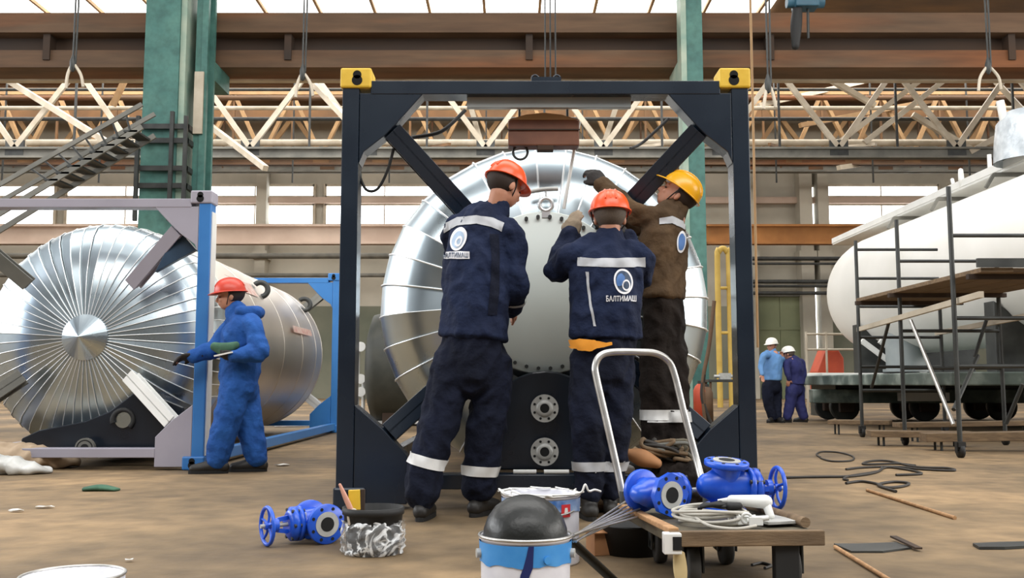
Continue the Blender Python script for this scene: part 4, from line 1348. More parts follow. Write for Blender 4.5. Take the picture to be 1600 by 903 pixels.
ellipse_px(o2['upper'], 'emblem_flame', o2['upper_bvh'], 968.5, 438, 5.5, 10, 0.3, M['emblem_blue'], lift=0.009)
ellipse_px(o2['upper'], 'emblem_drop', o2['upper_bvh'], 977, 446, 6, 9, -0.1, M['emblem_white'], 0.7, lift=0.009)
text_px(o2['upper'], 'lettering', o2['upper_bvh'], 'БАЛТИМАШ', 947, 471, 993, 471, 9, M['emblem_white'])
tape_px(o2['lower'], 'shirt_tail', o2['lower_bvh'], [(893, 530), (925, 533), (958, 537)], [(898, 544), (920, 549), (958, 540)], M['orange_shirt'], 20, 4, 0.03)
tape_round(o2['lower'], 'reflective_tape', o2['lower_bvh'], A3((920, 728, 5.2)), V((0, 0, 1)), 0.05, M['reflect'])
tape_round(o2['lower'], 'reflective_tape', o2['lower_bvh'], A3((956, 728, 5.272)), V((0, 0, 1)), 0.05, M['reflect'])

# -- the man in brown on the frame's bottom beam
J3 = dict(head=(1058, 306, 5.76), face=(-0.74, 0.1, 0.62), lat=(0.5, 0.85, 0), hat='hat_yellow', floor=0.201,
          hem=(1036, 466, 5.74), waist=(1037, 430, 5.74), chest=(1038, 378, 5.74), shoulders=(1044, 343, 5.75), collar=(1054, 328, 5.76),
          arm_l=[(1032, 346, 5.66), (985, 330, 5.68), (940, 288, 5.78)], arm_r=[(1048, 350, 5.88), (1004, 352, 5.92), (972, 345, 5.92)],
          hand_l=((-0.5, 0.25, 0.75), (-0.2, 0.9, -0.3), 0.95, 'glove_dark'), hand_r=((-0.9, 0.1, 0.1), (0, -0.2, -1), 0.7, 'glove_dark'),
          leg_l=[(1030, 500, 5.7), (1024, 590, 5.68), (1024, 660, 5.68), (1024, 706, 5.68)], leg_r=[(1044, 500, 5.8), (1052, 590, 5.73), (1055, 660, 5.7), (1056, 706, 5.7)],
          foot_l=(-0.9, 0.35, 0), foot_r=(-0.8, 0.5, 0), cloth='brown_cloth', trousers='dark_cloth', hair='hair',
          radii=dict(hem=(0.175, 0.125), waist=(0.175, 0.125), chest=(0.19, 0.135), shoulders=(0.165, 0.1), hips=(0.165, 0.125), arm=(0.076, 0.064, 0.05), leg=(0.1, 0.082, 0.078, 0.072)))
p3, o3 = build_person('man in brown jacket and yellow helmet, standing on the navy frame\'s bottom beam', J3, WRK)
tape_px(o3['upper'], 'reflective_tape', o3['upper_bvh'], [(1030, 341), (1050, 338), (1072, 348)], [(1030, 351), (1050, 349), (1072, 360)], M['reflect'], 20, 3)
ellipse_px(o3['upper'], 'emblem', o3['upper_bvh'], 1064, 378, 7, 17, 0.1, M['emblem_white'], lift=0.005)
ellipse_px(o3['upper'], 'emblem_inner', o3['upper_bvh'], 1064, 378, 5, 13, 0.1, M['emblem_blue'], lift=0.007)
tape_round(o3['lower'], 'reflective_tape', o3['lower_bvh'], A3((1024, 648, 5.68)), V((0, 0, 1)), 0.06, M['reflect_w'])
tape_round(o3['lower'], 'reflective_tape', o3['lower_bvh'], A3((1055, 651, 5.702)), V((0, 0, 1)), 0.06, M['reflect_w'])

# -- the man walking past the light grey frame
J4 = dict(head=(360, 463, 7.98), face=(-1, -0.25, -0.08), lat=(-0.2, 0.98, 0), hat='hat_red', fold=0.010, one_piece=True, ridge=True,
          hem=(374, 588, 7.98), waist=(377, 556, 7.98), chest=(379, 522, 7.98), shoulders=(378, 502, 7.98), collar=(371, 490, 7.98),
          arm_l=[(394, 508, 7.84), (406, 550, 7.76), (368, 556, 7.72)], arm_r=[(366, 506, 8.12), (334, 545, 8.05), (303, 556, 7.95)],
          hand_l=((-1, -0.1, 0.08), (0.1, 0.6, 0.7), 0.7, 'glove_dark'), hand_r=((-0.95, -0.2, -0.15), (0, -0.4, -1), 0.5, 'glove_dark'),
          leg_l=[(368, 606, 7.9), (354, 660, 7.88), (344, 695, 7.88), (341, 716, 7.88)], leg_r=[(380, 606, 8.05), (388, 655, 8.05), (396, 695, 8.05), (402, 714, 8.05)],
          foot_l=(-1, -0.15, 0), foot_r=(-1, -0.1, 0), cloth='coverall', hair='hair',
          radii=dict(hem=(0.19, 0.165), waist=(0.19, 0.165), chest=(0.2, 0.17), shoulders=(0.18, 0.125), collar=(0.1, 0.1), hips=(0.19, 0.165), arm=(0.085, 0.075, 0.06), leg=(0.125, 0.11, 0.1, 0.092)))
p4, o4 = build_person('man in bright blue coverall and red helmet walking past the light grey frame', J4, vox=0.012)
q = A3((385, 486, 7.98))
part(o4['upper'], 'hood', remesh(MB().loft([q + V((-0.02, -0.11, -0.01)), q + V((0.07, -0.06, -0.02)), q + V((0.09, 0.03, -0.02)), q + V((0.03, 0.11, -0.01))], [0.05, 0.06, 0.06, 0.05]), 0.012, 3, 0.008, off=V(p4.location)), M['coverall'])
q = A3((352, 553, 7.7))
solo('folded_papers', MB().box(q, (0.15, 0.1, 0.012), (V((0.96, -0.1, 0.2)).normalized(), V((0.1, 0.99, 0.05)).normalized(), V((-0.2, 0, 0.98)).normalized())), M['white_paint'], 'white folded papers held by the man in the blue coverall', 'papers')
q = A3((350, 545, 7.72))
solo('green_glove', MB().loft([q + V((-0.08, 0, 0.02)), q, q + V((0.1, 0, 0.03))], [(0.035, 0.03), (0.05, 0.035), (0.03, 0.025)]), M['green_rag'], 'green cloth glove held on top of the white papers', 'glove')

# -- two men in white helmets far behind
J5 = dict(head=(1206, 540, 18.2), face=(-0.75, -0.55, -0.05), lat=(-0.6, 0.75, 0), hat='hat_white', upper_name='shirt', ridge=False,
          hem=(1206, 594, 18.2), waist=(1206, 582, 18.2), chest=(1206, 565, 18.2), shoulders=(1206, 553, 18.2), collar=(1207, 549, 18.2),
          arm_l=[(1193, 556, 18.0), (1189, 572, 18.0), (1191, 585, 17.95)], arm_r=[(1219, 556, 18.35), (1226, 570, 18.3), (1222, 560, 18.1)],
          hand_l=((0, -0.2, -1), (0.3, -1, 0), 0.4), hand_r=((-0.2, -0.2, 1), (0, -1, 0), 0.6),
          leg_l=[(1200, 604, 18.15), (1200, 625, 18.15), (1206, 648, 18.15), (1207, 652, 18.15)], leg_r=[(1212, 604, 18.25), (1213, 625, 18.25), (1214, 648, 18.2), (1214, 652, 18.2)],
          foot_l=(-0.6, -0.8, 0), foot_r=(0.3, -0.9, 0), cloth='shirt_blue', trousers='navy_trouser', hair='hair_grey', body_vox=0.011, fold=0.008,
          radii=dict(arm=(0.068, 0.056, 0.042), chest=(0.215, 0.16), waist=(0.2, 0.17), shoulders=(0.195, 0.11), hem=(0.2, 0.165)))
build_person('man in light blue shirt and white helmet, far off before the olive gate', J5, 'men talking by the wagon', vox=0.016)
J6 = dict(head=(1232, 553, 18.3), face=(-0.8, 0.5, -0.15), lat=(0.6, 0.8, 0), hat='hat_white', upper_name='jacket', ridge=False,
          hem=(1243, 600, 18.3), waist=(1243, 588, 18.3), chest=(1242, 574, 18.3), shoulders=(1240, 563, 18.3), collar=(1236, 560, 18.3),
          arm_l=[(1229, 567, 18.15), (1230, 580, 18.1), (1233, 592, 18.1)], arm_r=[(1252, 566, 18.45), (1256, 582, 18.45), (1254, 596, 18.4)],
          hand_l=((-0.2, 0.2, -1), (0.3, 1, 0), 0.4), hand_r=((-0.1, 0.1, -1), (-0.3, 1, 0), 0.4),
          leg_l=[(1237, 608, 18.2), (1235, 628, 18.2), (1231, 648, 18.2), (1230, 652, 18.2)], leg_r=[(1248, 608, 18.4), (1249, 628, 18.35), (1255, 648, 18.3), (1256, 652, 18.3)],
          foot_l=(-0.8, 0.3, 0), foot_r=(-0.5, 0.6, 0), cloth='purple_cloth', trousers='purple_cloth', hair='hair_grey', body_vox=0.011, fold=0.008,
          radii=dict(arm=(0.07, 0.06, 0.048), chest=(0.2, 0.16), hem=(0.21, 0.17)))
build_person('man in dark blue overalls and white helmet, far off beside the wagon end', J6, 'men talking by the wagon', vox=0.016)
# ------------------------------------------------------------------ scaffold by the white tank
S = thing('scaffold', 'dark tube scaffold with a plank deck along the white tank', 'scaffold', (5.2, 11.3, 0))
rows = ((9.53, 4.40, 5.6), (11.5, 4.66, 5.85), (13.2, 4.77, 5.9))
DS = M['dark_steel']
for i, (y, xa, xb) in enumerate(rows):
    for x in (xa, xb):
        pst = part(S, 'standard', MB().cyl((x, y, 0.16), (x, y, 2.7 if x == xa else 2.15), 0.024, n=10), DS)
        cs = part(S, 'caster', MB().lathe((x - 0.02, y, 0.07), (1, 0, 0), [(0.01, 0), (0.07, 0), (0.07, 0.04), (0.01, 0.04)], 16).box((x, y, 0.13), (0.07, 0.1, 0.05)).box((x - 0.04, y, 0.1), (0.008, 0.05, 0.1)), M['rubber'])
zs_at = lambda v, D: at(1400, v, D).z
for v in (390, 435, 479, 527, 573, 610):
    z = zs_at(v, 13.2)
    part(S, 'ledger', MB().cyl((4.77, 13.2, z), (5.9, 13.2, z), 0.02, n=8), DS)
for v in (408, 517, 575):
    z = zs_at(v, 11.5)
    part(S, 'ledger', MB().cyl((4.66, 11.5, z), (5.85, 11.5, z), 0.02, n=8), DS)
for v in (368, 497, 572):
    z = zs_at(v, 9.53)
    part(S, 'ledger', MB().cyl((4.40, 9.53, z), (5.6, 9.53, z), 0.02, n=8), DS)
part(S, 'long_ledger', MB().bar((4.42, 9.0, 1.56), (4.80, 13.3, 1.47), 0.045, 0.06), M['pale_steel'])
part(S, 'long_ledger', MB().bar((5.6, 9.0, 1.5), (5.88, 13.3, 1.42), 0.045, 0.06), M['pale_steel'])
for a, b, m in (((1389, 503, 12.0), (1362, 605, 13.0), DS), ((1423, 501, 11.0), (1490, 664, 9.9), M['silver']), ((1541, 501, 11.4), (1523, 557, 11.4), DS), ((1598, 600, 10.4), (1572, 662, 10.6), DS), ((1528, 556, 10.4), (1490, 640, 9.8), DS)):
    part(S, 'diagonal_tube', MB().cyl(at(*a), at(*b), 0.022, n=8), m)
for k in range(4):
    x0 = 4.55 + 0.33 * k
    part(S, 'deck_plank', MB().box2((x0, 9.25 + 0.03 * k, 1.80), (x0 + 0.315, 12.65 + 0.2 * k, 1.845)), M['wood_dark'], 0.004)
for y in (9.4, 11.4, 12.5):
    part(S, 'deck_bearer', MB().box2((4.5, y, 1.75), (5.9, y + 0.06, 1.80)), M['rust_dark'])
part(S, 'toe_board', MB().box2((4.5, 9.2, 1.845), (5.9, 9.24, 1.93)), M['dark_steel'])

G = 'planks on low trestles in front of the wagon'
for i, (p, q, w, h, lab) in enumerate((((1296, 659, 14.0), (1392, 660, 13.6), 0.3, 0.06, 'short dirty plank lying farthest back, beside the first scaffold caster'),
                          ((1357, 677, 11.4), (1520, 679, 11.2), 0.3, 0.07, 'dirty plank in front of the scaffold, between its two front casters'),
                          ((1442, 683, 10.6), (1640, 680, 10.4), 0.3, 0.09, 'thick dirty plank nearest the front, running out past the scaffold'),
                          ((1400, 664, 12.2), (1640, 660, 12.2), 0.25, 0.06, 'long dirty plank behind the other planks, under the scaffold'))):
    a, b = at(*p), at(*q)
    t = thing('plank', lab, 'plank', ((a.x + b.x) / 2, (a.y + b.y) / 2, 0), G)
    part(t, 'board', MB().bar(a, b, w, h), M['wood_dark'], 0.006)
    for k in (0.12, 0.85):
        c = a.lerp(b, k)
        part(t, 'leg', MB().cyl((c.x, c.y - 0.08, 0), (c.x, c.y - 0.08, c.z - h / 2), 0.014, n=6).cyl((c.x, c.y + 0.08, 0), (c.x, c.y + 0.08, c.z - h / 2), 0.014, n=6), DS)

# ------------------------------------------------------------------ distant floor things
c = at(1297, 590, 22)
t = thing('machine_cabinet', 'orange red machine cabinet with pale rails, far off beside the white tank', 'machine', (c.x, 22, 0))
a, b = at(1278, 592, 22), at(1318, 546, 22)
part(t, 'cabinet', MB().prism([(a.x, 22, 0.35), (b.x, 22, 0.35), (b.x, 22, b.z - 0.2), (b.x - 0.12, 22, b.z), (a.x + 0.2, 22, b.z), (a.x, 22, b.z - 0.5)], (0, 0.6, 0)), M['red_steel'], 0.02)
part(t, 'stand', MB().box2((a.x, 22, 0), (a.x + 0.08, 22.6, 0.35)).box2((b.x - 0.08, 22, 0), (b.x, 22.6, 0.35)), DS)
for z in (0.45, 0.95, 1.5, 1.85):
    part(t, 'rail', MB().cyl((a.x - 0.3, 21.8, z), (b.x + 0.3, 21.8, z), 0.025, n=6), M['pale_steel'])
for x in (a.x - 0.3, a.x + 0.15, b.x + 0.3):
    part(t, 'rail_post', MB().cyl((x, 21.8, 0), (x, 21.8, 1.9), 0.025, n=6), M['pale_steel'])

c = at(612, 650, 16)
t = thing('dark_drum', 'dark green black drum lying behind the aluminium tank of the navy frame', 'drum', (c.x, 16, 0))
a, b = at(562, 600, 16), at(680, 600, 16)
part(t, 'drum_shell', MB().lathe((a.x, 17.2, 1.0), (1, 0, 0), [(0.01, -0.05), (0.7, 0), (0.95, 0.08), (0.98, 0.2), (0.98, 2.6), (0.95, 2.75), (0.01, 2.8)], 40), mat('dark_green_drum_paint', C(44, 46, 40), 0.6, 0, c2=C(58, 58, 50)))
for dx in (0.3, 2.2):
    part(t, 'cradle', MB().box2((a.x + dx, 16.6, 0), (a.x + dx + 0.2, 17.8, 0.25)), M['rust_dark'])

t = thing('valve_stand', 'thin white pipe stand with valves seen just inside the navy frame post', 'pipe stand', ground(562, 662))
c = ground(562, 662)
for u, v0, v1 in ((560, 535, 655), (568, 590, 655)):
    p, q = at(u, v0, c.y), at(u, v1, c.y)
    part(t, 'pipe', MB().cyl((p.x, c.y, 0), (p.x, c.y, p.z), 0.035, n=8), M['white_paint'])
for v in (542, 592, 612):
    p = at(561, v, c.y)
    part(t, 'valve', MB().box(p, (0.16, 0.14, 0.1)).cyl(p + V((0.05, -0.1, 0)), p + V((0.05, -0.14, 0)), 0.09, n=12), M['white_paint'])

c = ground(625, 664)
solo('loose_sheets', MB().box(c + V((0, 0, 0.06)), (1.0, 0.7, 0.05)).box(c + V((-0.1, 0.1, 0.11)), (0.8, 0.6, 0.04), (V((0.97, 0.2, 0)), V((-0.2, 0.97, 0)), V((0, 0, 1)))), M['white_paint'], 'pale sheets stacked on the floor under the aluminium tank', 'sheets')

c = ground(456, 664)
solo('loose_sheet', MB().box(c + V((0, 0, 0.03)), (0.62, 1.6, 0.04), (V((0.96, 0.25, 0)), V((-0.25, 0.96, 0)), V((0, 0, 1)))), M['white_paint'], 'single pale sheet on the floor behind the man in the blue coverall', 'sheet')
# gas bottles, hoses and a small bench seen between tank and navy post
for i, (u, v0, v1, r, m, lab) in enumerate(((1094, 595, 664, 0.11, 'red_steel', 'red gas bottle behind the tank, nearer the aluminium tank'), (1106, 600, 664, 0.1, 'rust', 'rusty brown gas bottle next to the red one'))):
    b = ground(u, v1)
    z = at(u, v0, b.y).z
    t = thing('gas_bottle', lab, 'gas bottle', b)
    part(t, 'cylinder', MB().lathe(b, (0, 0, 1), [(0.01, 0), (r, 0), (r, z * 0.78), (r * 0.7, z * 0.88), (r * 0.35, z * 0.93), (0.01, z * 0.94)], 18), M[m])
    part(t, 'valve_cap', MB().cyl(b + V((0, 0, z * 0.92)), b + V((0, 0, z)), r * 0.3, n=10), M['dark_steel'])
t = thing('work_bench', 'small dark workbench with a pale vice behind the navy frame post', 'bench', ground(1130, 662))
b = ground(1130, 662)
part(t, 'bench_top', MB().box(b + V((0, 0, 0.78)), (0.6, 0.5, 0.05)), M['dark_steel'], 0.005)
for sx in (-0.26, 0.26):
    for sy in (-0.2, 0.2):
        part(t, 'leg', MB().box(b + V((sx, sy, 0.38)), (0.04, 0.04, 0.76)), M['rust'])
part(t, 'vice', MB().box(b + V((0.05, 0, 0.86)), (0.2, 0.12, 0.12)).cyl(b + V((-0.15, 0, 0.86)), b + V((0.2, 0, 0.86)), 0.03, n=8), M['flange'])
G = 'hoses draped behind the tank'
for i, pts in enumerate((((1116, 470), (1108, 540), (1098, 600), (1103, 660)), ((1100, 585), (1097, 620), (1108, 655), (1118, 662)))):
    q = [at(u, v, 14.5) for u, v in pts]
    q[-1] = V((q[-1].x, 14.5, 0.03))
    solo('hose', MB().tube(q, 0.03, 8), M['rust'] if i == 0 else M['cable_dark'], ('rust coloured hose hanging down behind the aluminium tank', 'dark hose looped low near the gas bottles')[i], 'hose', G)

# ------------------------------------------------------------------ valves
def flange_disc(parent, c, d, r, m, bore=0.5, oct_=False):
    d = V(d).normalized()
    mb = MB()
    if oct_:
        mb.cyl(c - d * 0.022, c, r, n=8)
    else:
        mb.lathe(c, -d, [(0.0, 0), (r - 0.003, 0), (r, 0.003), (r, 0.019), (r - 0.003, 0.022), (0, 0.022)], 32)
    f = part(parent, 'flange', mb, m)
    part(f, 'raised_face', MB().cyl(c, c + d * 0.004, r * 0.62, n=28), M['flange'])
    part(f, 'bore', MB().cyl(c + d * 0.0035, c + d * 0.005, r * 0.36, n=24), M['hole'])
    dd, a, b = frame_of(d)
    bb = MB()
    for k in range(8):
        g = 2 * PI * (k + 0.5) / 8
        q = c + (a * math.cos(g) + b * math.sin(g)) * (r * 0.8)
        bb.cyl(q - d * 0.001, q + d * 0.002, r * 0.085, n=8)
    part(f, 'bolt_hole', bb, M['hole'])
    return f

def gate_valve(t, O, a, p, k=1.0, sl=1.0, wheel=True, oct_=False):
    a, p = V(a).normalized(), V(p)
    p = (p - a * p.dot(a)).normalized()
    s = a.cross(p)
    m = M['blue_valve']
    body = MB()
    body.loft([O - a * 0.075 * k, O - a * 0.03 * k, O + a * 0.04 * k, O + a * 0.09 * k], [(0.05 * k, 0.04 * k), (0.072 * k, 0.06 * k), (0.068 * k, 0.056 * k), (0.06 * k, 0.05 * k)], lat=p, n=20)
    body.cyl(O - p * 0.09 * k, O + p * 0.09 * k, 0.055 * k, n=24)
    part(t, 'body', body, m)
    for q in (-1, 1):
        flange_disc(t, O + p * (0.1 * k * q), p * q, 0.086 * k, m, oct_=(oct_ and q > 0))
    bo = MB()
    bo.lathe(O + a * 0.085 * k, a, [(0.0, 0), (0.075 * k, 0), (0.075 * k, 0.016 * k), (0.06 * k, 0.018 * k), (0.06 * k, 0.022 * k), (0.074 * k, 0.024 * k), (0.074 * k, 0.04 * k), (0.045 * k, 0.06 * k), (0.034 * k, 0.1 * k * sl), (0.0, 0.1 * k * sl)], 20)
    bn = part(t, 'bonnet', bo, m)
    bb = MB()
    for i in range(6):
        g = 2 * PI * i / 6
        c = O + a * 0.083 * k + (p * math.cos(g) + s * math.sin(g)) * 0.066 * k
        bb.cyl(c - a * 0.006 * k, c + a * 0.052 * k, 0.008 * k, n=6)
    part(bn, 'bolt', bb, M['dark_steel'])
    y = MB()
    z0 = (0.075 + max(0.1 * sl, 0.062)) * k
    z1 = z0 + 0.09 * sl * k
    for q in (-1, 1):
        y.bar(O + a * z0 + s * 0.03 * k * q, O + a * z1 + s * 0.022 * k * q, 0.014 * k, 0.018 * k)
    y.cyl(O + a * z1, O + a * (z1 + 0.02 * k), 0.03 * k, n=14)
    part(t, 'yoke', y, m)
    part(t, 'stem', MB().cyl(O + a * z0, O + a * (z1 + 0.075 * k), 0.009 * k, n=10), M['flange'])
    if wheel:
        c = O + a * (z1 + 0.045 * k)
        w = MB().ring(c, a, 0.078 * k, 0.0085 * k, 30, 8).cyl(c - a * 0.012 * k, c + a * 0.012 * k, 0.016 * k, n=12)
        d_, e1, e2 = frame_of(a)
        for i in range(5):
            g = 2 * PI * i / 5
            e = e1 * math.cos(g) + e2 * math.sin(g)
            w.tube([c, c + e * 0.04 * k - a * 0.008 * k, c + e * 0.076 * k], 0.006 * k, 6, 3)
        part(t, 'handwheel', w, m)
    return t

k = 1.04
c = at(497, 797, 4.5)
O = V((c.x, c.y, 0.086 * k + 0.001))
t = thing('gate_valve', 'blue gate valve with handwheel lying on the floor beside the black bucket', 'valve', V((O.x, O.y, 0)), 'blue gate valves')
gate_valve(t, O, (-0.82, -0.57, 0.0), (0.57, -0.82, 0), k, 0.55)
q = O + V((-0.05, -0.085, 0.02))
part(t, 'white_tag', MB().box(q, (0.032, 0.004, 0.066), (V((0.96, -0.25, 0)).normalized(), V((0.25, 0.96, 0.1)).normalized(), V((0.05, -0.1, 1)).normalized())), M['white_plastic'], 0.001)

# ------------------------------------------------------------------ the trolley
PZ = 0.211
T = thing('platform_trolley', 'low dirty platform trolley with a bent silver tube handle, carrying blue valves', 'trolley', (0.78, 3.75, 0))
N1, N2, F2, F1 = V((0.55, 3.4, 0)), V((1.065, 3.43, 0)), V((1.02, 4.14, 0)), V((0.46, 4.1, 0))
Z = V((0, 0, 1))
part(T, 'platform', MB().prism([q + Z * (PZ - 0.045) for q in (N1, N2, F2, F1)], (0, 0, 0.04)), M['platform'], 0.004)
part(T, 'edge_plank', MB().bar(N1 + Z * (PZ - 0.022) + V((-0.01, -0.02, 0)), N2 + Z * (PZ - 0.022) + V((0.02, -0.02, 0)), 0.03, 0.052), M['wood_dark'], 0.004)
part(T, 'wood_batten', MB().bar(N1 + Z * (PZ + 0.004) + V((0.01, -0.01, 0)), F1 + Z * (PZ + 0.002), 0.038, 0.02), M['wood'], 0.004)
part(T, 'pole', MB().cyl((1.05, 3.5, PZ + 0.016), (0.96, 4.12, PZ + 0.016), 0.019, n=12), M['wood_dark'])
part(T, 'socket_tube', MB().box((0.548, 3.36, 0.178), (0.06, 0.05, 0.07)), M['white_plastic'], 0.003)
part(T, 'socket_mouth', MB().box((0.562, 3.334, 0.18), (0.03, 0.004, 0.045)), M['hole'])
part(T, 'torn_tape', MB().loft([(0.575, 3.38, 0.14), (0.578, 3.372, 0.08), (0.582, 3.37, 0.012)], [(0.02, 0.008), (0.024, 0.006), (0.012, 0.004)], lat=(1, 0, 0)), mat('masking_tape', C(186, 164, 116), 0.7, 0, c2=C(206, 188, 146)))
for i, (x, y) in enumerate(((0.64, 3.5), (0.99, 3.5), (0.6, 3.98), (0.86, 3.95))):
    fk = part(T, 'caster_fork', MB().box((x - 0.036, y + 0.01, 0.11), (0.008, 0.09, 0.11)).box((x + 0.036, y + 0.01, 0.11), (0.008, 0.09, 0.11)).box((x, y + 0.01, 0.166), (0.09, 0.1, 0.012)), M['dark_steel'], 0.002)
    wh = part(T, 'wheel', MB().lathe((x - 0.026, y, 0.075), (1, 0, 0), [(0.01, 0), (0.05, 0.002), (0.07, 0.004), (0.075, 0.012), (0.075, 0.04), (0.07, 0.048), (0.05, 0.05), (0.01, 0.052)], 28), M['tyre'])
    part(wh, 'hub', MB().cyl((x - 0.04, y, 0.075), (x + 0.04, y, 0.075), 0.018, n=12), M['flange'])
part(T, 'leg_block', MB().box2((0.915, 3.41, 0.0), (1.0, 3.46, 0.166)), M['rubber'], 0.004)
hp = [at(976, 790, 4.08), at(966, 740, 4.1), at(948, 660, 4.13), at(933, 595, 4.16), at(930, 573, 4.17), at(938, 556, 4.18), at(958, 550, 4.2), at(1000, 550, 4.24), at(1024, 552, 4.27), at(1042, 562, 4.29), at(1053, 582, 4.29), at(1070, 650, 4.26), at(1090, 725, 4.22), at(1106, 786, 4.12)]
part(T, 'handle', MB().tube(hp, 0.0155, 12, 6), M['silver'])
part(T, 'handle_socket', MB().cyl(hp[0] - Z * 0.03, hp[0] + Z * 0.06, 0.022, n=12), M['dark_steel'])
part(T, 'handle_socket', MB().cyl(hp[-1] - Z * 0.03, hp[-1] + Z * 0.06, 0.022, n=12), M['dark_steel'])

c = at(1133, 755, 3.86)
O = V((c.x, c.y, PZ + 0.106))
t = thing('gate_valve', 'blue gate valve standing on its flange on the trolley, handwheel turned to the trolley end', 'valve', V((O.x, O.y, PZ - 0.005)), 'blue gate valves')
gate_valve(t, O, (1, 0.12, -0.04), (0.1, -0.12, 1), 1.02, 0.32)
c = at(1024, 757, 3.82)
O = V((c.x, c.y, PZ + 0.086))
t = thing('gate_valve', 'blue valve with an eight-sided flange facing forward, lying on the trolley by the handle', 'valve', V((O.x, O.y, PZ - 0.005)), 'blue gate valves')
gate_valve(t, O, (0.86, 0.5, 0.0), (0.45, -0.89, 0), 0.98, 0.1, wheel=False, oct_=True)

# coil of grey cable, tools
t = thing('cable_coil', 'loose coil of pale grey cable lying on the trolley in front of the valves', 'cable', at(1110, 812, 3.56))
for i in range(6):
    rr = 0.1 + 0.008 * (i % 3)
    c = V((0.735 + 0.012 * math.sin(i * 2.1), 3.6 + 0.012 * math.cos(i * 1.7), PZ + 0.008 + 0.0085 * i))
    pts = []
    for q in range(25):
        g = 2 * PI * q / 24
        pts.append(c + V((rr * 1.15 * math.cos(g), rr * 0.95 * math.sin(g), 0.006 * math.sin(2 * g + i))))
    part(t, 'cable_loop', MB().tube(pts, 0.0058, 7, 2), M['cable_grey'])
part(t, 'cable_tail', MB().tube([(0.66, 3.52, PZ + 0.03), (0.7, 3.44, PZ + 0.012), (0.78, 3.405, PZ + 0.008), (0.86, 3.45, PZ + 0.012)], 0.0058, 7), M['cable_grey'])
t = thing('plug_lead', 'black lead bundled in the middle of the grey cable coil', 'cable', (0.75, 3.6, PZ + 0.0))
part(t, 'lead', MB().tube([(0.69, 3.6, PZ + 0.05), (0.72, 3.63, PZ + 0.065), (0.77, 3.59, PZ + 0.06), (0.8, 3.62, PZ + 0.065), (0.74, 3.57, PZ + 0.07), (0.7, 3.6, PZ + 0.06), (0.78, 3.64, PZ + 0.07)], 0.008, 8), M['rubber'])
part(t, 'plug', MB().loft([(0.8, 3.6, PZ + 0.06), (0.84, 3.61, PZ + 0.06)], [(0.016, 0.014), (0.014, 0.012)]), M['rubber'])
t = thing('caulking_gun', 'white plastic gun tool lying on the trolley next to the cable coil', 'tool', (0.9, 3.62, PZ))
a, b = at(1143, 781, 3.66), at(1196, 784, 3.62)
part(t, 'barrel', MB().loft([a, (a + b) / 2, b], [(0.018, 0.02), (0.022, 0.024), (0.026, 0.03)], n=16), M['white_plastic'])
part(t, 'grip', MB().loft([b, b + V((0.01, -0.03, -0.05))], [(0.02, 0.014), (0.018, 0.013)]), M['white_plastic'])
part(t, 'nozzle', MB().cyl(a, a - V((0.05, -0.01, 0.004)), 0.012, 0.005, n=12), M['white_plastic'])
for i, (u, v, D, lab) in enumerate(((1160, 800, 3.52, 'white plastic clamp in front of the white gun tool'), (1180, 808, 3.5, 'white plastic clamp nearest the trolley edge plank'))):
    c = at(u, v, D)
    c.z = PZ + 0.022
    mb = MB().box(c, (0.05, 0.03, 0.03)).cyl(c + V((-0.03, 0, 0)), c + V((0.045, -0.01, 0.012)), 0.009, n=10).ring(c + V((-0.03, 0.0, 0.008)), (0.3, 1, 0.2), 0.018, 0.006, 16, 6)
    solo('plastic_clamp', mb, M['white_plastic'], lab, 'clamp', 'white plastic clamps on the trolley', 0.002)
solo('steel_plate', MB().box((0.955, 3.6, PZ + 0.012), (0.13, 0.16, 0.012), (V((0.95, 0.3, 0)), V((-0.3, 0.95, 0)), Z)), M['flange'], 'flat grey steel plate lying on the trolley beside the white clamps', 'plate', None, 0.002)

# welding rods from the trolley to the front pail
G = 'thin steel welding rods'
for i in range(9):
    a = at(978 + 9 * (i % 4), 783 + 3.2 * i, 4.0 - 0.02 * i)
    b = at(884 + 4 * (i % 5), 846 - 3.5 * (i % 4), 3.02 + 0.02 * (i % 3))
    solo('welding_rod', MB().cyl(b, a, 0.0042, n=6), M['silver'], 'thin silver welding rod fanned out between the trolley edge and the blue banded pail', 'rod', G)

# ------------------------------------------------------------------ pails and bucket
def pail(t, c, r, h, taper=0.92, wall=M['pail_white'], band=None, band_h=0.06, inside=None):
    mb = MB().lathe(c, (0, 0, 1), [(0.0, 0.004), (r * taper, 0.004), (r * taper + 0.003, 0.0), (r * taper + 0.005, 0.008), (r * (taper + (1 - taper) * 0.72), h * 0.72), (r - 0.003, h - 0.012), (r + 0.004, h - 0.008), (r + 0.005, h), (r - 0.002, h + 0.002), (r - 0.006, h - 0.004), (r * taper - 0.004, 0.012), (0.0, 0.012)], 48)
    body = part(t, 'pail_body', mb, wall)
    if band is not None:
        pr = []
        for k_ in range(5):
            z = h - 0.014 - band_h * k_ / 4
            pr.append((r * taper + (r - r * taper) * (z / h) + 0.0035, z))
        vs, fs, n = [], [], 64
        for j, (rr, z) in enumerate(pr):
            for i in range(n):
                g = 2 * PI * i / n
                wob = 0.016 * noise.noise(V((math.cos(g) * 3, math.sin(g) * 3, 7.0))) * (j / 4) ** 2
                vs.append(c + V((rr * math.cos(g), rr * math.sin(g), z - wob)))
        for j in range(4):
            for i in range(n):
                fs.append((j * n + i, j * n + (i + 1) % n, (j + 1) * n + (i + 1) % n, (j + 1) * n + i))
        part(body, 'colour_band', MB().add(vs, fs, True), band)
    rim = part(t, 'rim', MB().ring(c + V((0, 0, h)), (0, 0, 1), r + 0.002, 0.005, 48, 8), M['silver'])
    return body

